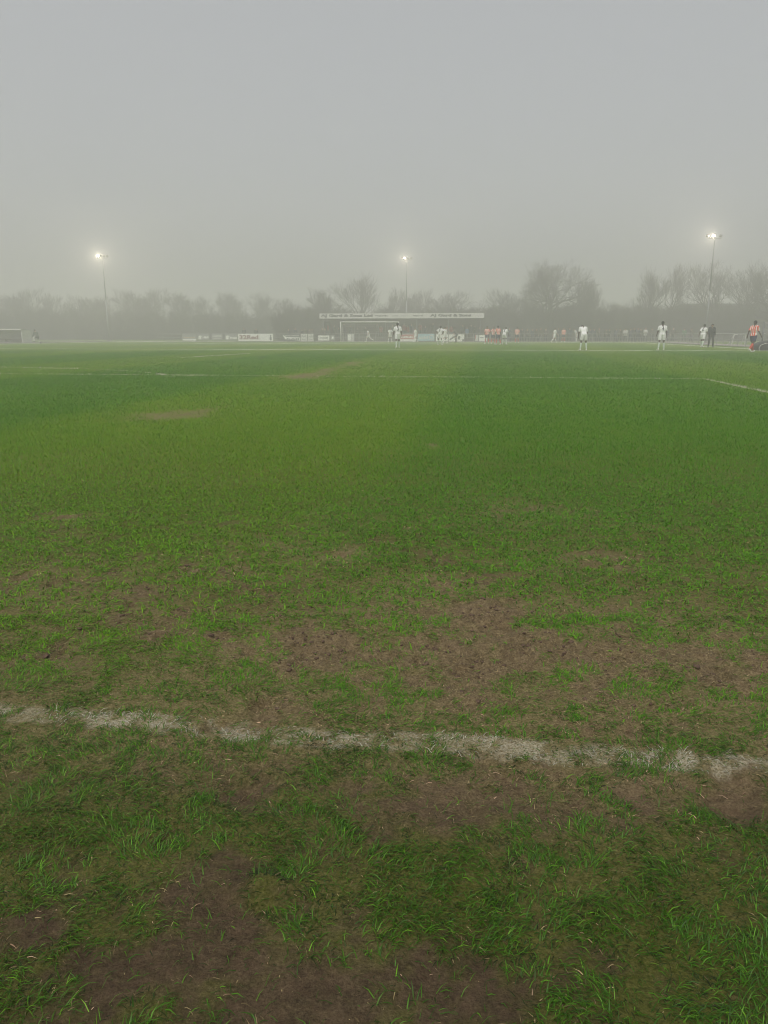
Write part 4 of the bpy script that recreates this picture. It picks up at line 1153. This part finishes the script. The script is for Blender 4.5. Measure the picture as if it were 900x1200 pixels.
def grow(rng, H, spread, trunk_frac, levels, kids, up=0.25, r0=None, gnarl=0.18, fork=None, twig_r=0.012):
    """-> (limb segments, twig segments)"""
    limbs, twigs = [], []
    r0 = r0 or H * 0.026
    def branch(p, d, L, r, lv):
        n = 4 if lv < 3 else 3
        q = np.array(p); dd = np.array(d); pts = [q]
        for i in range(n):
            dd = dd + rng.normal(0, gnarl, 3) + np.array([0, 0, up * .35])
            dd /= np.linalg.norm(dd)
            q2 = q + dd * L / n
            if q2[2] < .3: q2[2] = .3
            a, b = r * (1 - .45 * i / n), r * (1 - .45 * (i + 1) / n)
            (limbs if lv <= 2 else twigs).append((q, q2, max(a, twig_r), max(b, twig_r * .8)))
            q = q2; pts.append(q)
            if lv < levels and i >= (1 if lv > 0 else 2) or (lv == 0 and i >= 1):
                c = kids[lv] if i == n - 1 else max(1, kids[lv] // 2)
                for _ in range(c):
                    ang = rng.uniform(0, 2 * math.pi); side = np.array([math.cos(ang), math.sin(ang), 0.0])
                    side = side - dd * (side @ dd); side /= np.linalg.norm(side) + 1e-9
                    s = rng.uniform(.55, 1.05) * spread
                    nd_ = dd * math.cos(s) + side * math.sin(s); nd_[2] += up * .5
                    nd_ /= np.linalg.norm(nd_)
                    if lv < levels: branch(q, nd_, L * rng.uniform(.52, .80), b * rng.uniform(.55, .75), lv + 1)
    branch((0, 0, -0.1), (rng.normal(0, .04), rng.normal(0, .04), 1), H * trunk_frac, r0, 0)
    return limbs, twigs

def fit(segs_a, segs_b, H, Wd):
    P = np.array([s[1] for s in segs_a + segs_b]); top = P[:, 2].max()
    r = np.percentile(np.abs(P[:, :2]), 98) or 1
    sc = np.array([Wd / 2 / r, Wd / 2 / r, H / top])
    g = lambda ss: [(np.array(a) * sc, np.array(b) * sc, ra, rb) for a, b, ra, rb in ss]
    return g(segs_a), g(segs_b)

def tree_meshes(seed, H, Wd, **kw):
    rng = np.random.default_rng(seed)
    a, b = fit(*grow(rng, H, **kw), H, Wd)
    V, F = tubes(a, 6); m1 = fast_mesh('trunk', V, F, True); m1.materials.append(bark)
    V, F = tubes(b, 3); m2 = fast_mesh('crown', V, F); m2.materials.append(twig_m)
    return m1, m2

def plant(kind, meshes, px, D, H0, H, label, group=None, W_=1.0, cat='tree'):
    t = empty(kind, spot(px, D), random.uniform(0, 6.28)); s = H / H0
    t.scale = (s * W_, s * W_, s)
    tag(t, label, cat, group)
    for nm, me in zip(('trunk', 'crown'), meshes):
        o = bpy.data.objects.new(nm, me); COL.objects.link(o); o.parent = t
    return t

oak = tree_meshes(5, 12, 11.8, spread=0.84, trunk_frac=.33, levels=5, kids=(6, 3, 3, 3, 2), up=.17, gnarl=.26, r0=.42, twig_r=.013)
tallA = tree_meshes(8, 12, 8.5, spread=.62, trunk_frac=.42, levels=5, kids=(4, 3, 3, 3, 2), up=.28, gnarl=.14, r0=.26, twig_r=.011)
tallB = tree_meshes(23, 12, 9.5, spread=.75, trunk_frac=.38, levels=5, kids=(4, 3, 3, 3, 2), up=.22, gnarl=.18, r0=.28, twig_r=.011)
bushy = tree_meshes(31, 9, 9.0, spread=.62, trunk_frac=.26, levels=5, kids=(6, 3, 3, 3, 2), up=.22, gnarl=.16, r0=.18, twig_r=.009)

def scrub_meshes(seed, H, Wd, n):
    rng = np.random.default_rng(seed)
    stems, tw = [], []
    for _ in range(26):
        x, y = rng.uniform(-Wd / 2, Wd / 2), rng.uniform(-1.2, 1.2)
        q = np.array([x, y, -.1]); d = np.array([rng.normal(0, .22), rng.normal(0, .2), 1.0]); h = H * rng.uniform(.62, 1.0)
        for i in range(5):
            d = d + rng.normal(0, .12, 3); d[2] = max(d[2], .7); d /= np.linalg.norm(d)
            q2 = q + d * h / 5
            stems.append((q, q2, .05 * (1 - i / 6), .05 * (1 - (i + 1) / 6)))
            for _k in range(n):
                p = q + (q2 - q) * rng.random(); dd = np.array([rng.normal(0, .8), rng.normal(0, .8), rng.uniform(.0, 1.1)]); dd /= np.linalg.norm(dd)
                L = rng.uniform(.35, 1.15); p2 = p + dd * L
                if p2[2] < .02: p2[2] = .02
                tw.append((p, p2, .020, .010))
                p3 = p2 + (dd + rng.normal(0, .5, 3)) * L * .5
                tw.append((p2, p3, .012, .006))
            q = q2
    V, F = tubes(stems, 5); m1 = fast_mesh('stems', V, F, True); m1.materials.append(bark)
    V, F = tubes(tw, 3); m2 = fast_mesh('crown', V, F); m2.materials.append(twig_m)
    return m1, m2
scr = [scrub_meshes(100 + k, 5.6, 5.2, 34) for k in range(3)]

G_ROW = 'bare trees lost in fog along the far boundary'
plant('oak_tree', oak, 640, 116, 12, 12.1, 'broad bare oak with gnarled spreading limbs, the darkest crown behind the pitch')
plant('bare_tree', bushy, 689, 117, 9, 9.6, 'bushy bare tree leaning up against the broad oak', W_=.8)
plant('bare_tree', tallA, 428, 124, 12, 11.2, 'tall pale bare tree rising behind the stand roof above the goal', W_=1.0)
plant('bare_tree', bushy, 377, 121, 9, 8.4, 'rounded bare tree at the end of the covered stand', W_=.85)
plant('bare_tree', tallA, 752, 114, 12, 11.0, 'slender bare tree with upswept branches behind the lone numbered player', W_=.78)
plant('bare_tree', tallB, 779, 115, 12, 11.6, 'slender bare tree touching its upswept neighbour beside a foggy gap', W_=.66)
plant('bare_tree', tallB, 838, 112, 12, 11.8, 'broad bare tree straight behind the floodlight pole', W_=1.0)
plant('bare_tree', tallA, 868, 110, 12, 11.6, 'tall fine branched bare tree between the floodlight and the picture edge', W_=1.0)
plant('bare_tree', oak, 902, 104, 12, 10.6, 'bare tree with thick slanting limbs cut by the picture edge', W_=.7)
plant('bare_tree', bushy, 492, 128, 9, 8.6, 'low bare tree behind the stand roof near the floodlight mast', W_=.9)
plant('bare_tree', tallB, 462, 127, 12, 9.0, 'thin bare tree behind the stand roof next to the tall pale one', W_=.7)
plant('bare_tree', bushy, 534, 126, 9, 8.3, 'wide bare tree behind the far end of the stand lettering', W_=1.1)
plant('bare_tree', bushy, 583, 124, 9, 8.4, 'bare tree between the stand end and the broad oak', W_=1.0)
for px, H in ((8, 9.0), (38, 9.6), (66, 9.2), (98, 8.2), (128, 8.6), (155, 9.6), (182, 9.8), (214, 8.6), (246, 9.0), (272, 9.4), (304, 9.2), (330, 8.2)):
    plant('bare_tree', bushy if (px // 2) % 3 else tallB, px, random.uniform(144, 156), 9 if (px // 2) % 3 else 12, H * 1.03 + random.uniform(-.4, .4), 'hazy bare tree in the row beyond the row of boards', G_ROW, W_=1.05)
for px, H in ((716, 6.5), (800, 6.6), (612, 7.4)):
    plant('bare_tree', bushy, px, 125, 9, H, 'small bare tree filling a gap behind the open rail', 'small trees behind the open rail', W_=1.0)
k = 0
for row, (D0, H) in enumerate(((114, 5.0), (119, 5.6))):
    px = -30 + row * 18
    while px < 935:
        in_stand = 368 < px < 575
        D = D0 + (5 if in_stand else 0) + (22 if px < 330 else 0) - (4 if px > 800 else 0)
        plant('shrub', scr[k % 3], px, D, 5.6, H * random.uniform(.86, 1.1), 'tall leafless shrub in the dense scrub along the far boundary', 'leafless shrubs of the boundary scrub', W_=random.uniform(.95, 1.15), cat='shrub')
        k += 1; px += 34 * random.uniform(.85, 1.1)

# ----------------------------------------------------------------------------
# the fog
# ----------------------------------------------------------------------------
HZ_TOP = 16.5
hz = MB().box((0, 145, (HZ_TOP - 1.2) / 2), (700, 400, HZ_TOP + 1.2)).build('haze')
tag(hz, kind='stuff')
hm = bpy.data.materials.new('fog_air'); hm.use_nodes = True
nt = hm.node_tree; nt.nodes.remove(nt.nodes['Principled BSDF'])
pv = nt.nodes.new('ShaderNodeVolumePrincipled')
pv.inputs['Color'].default_value = (0.985, 0.957, 0.950, 1); pv.inputs['Density'].default_value = 0.0084
pv.inputs['Anisotropy'].default_value = 0.35
nt.links.new(pv.outputs[0], nt.nodes['Material Output'].inputs['Volume'])
hz.data.materials.append(hm)
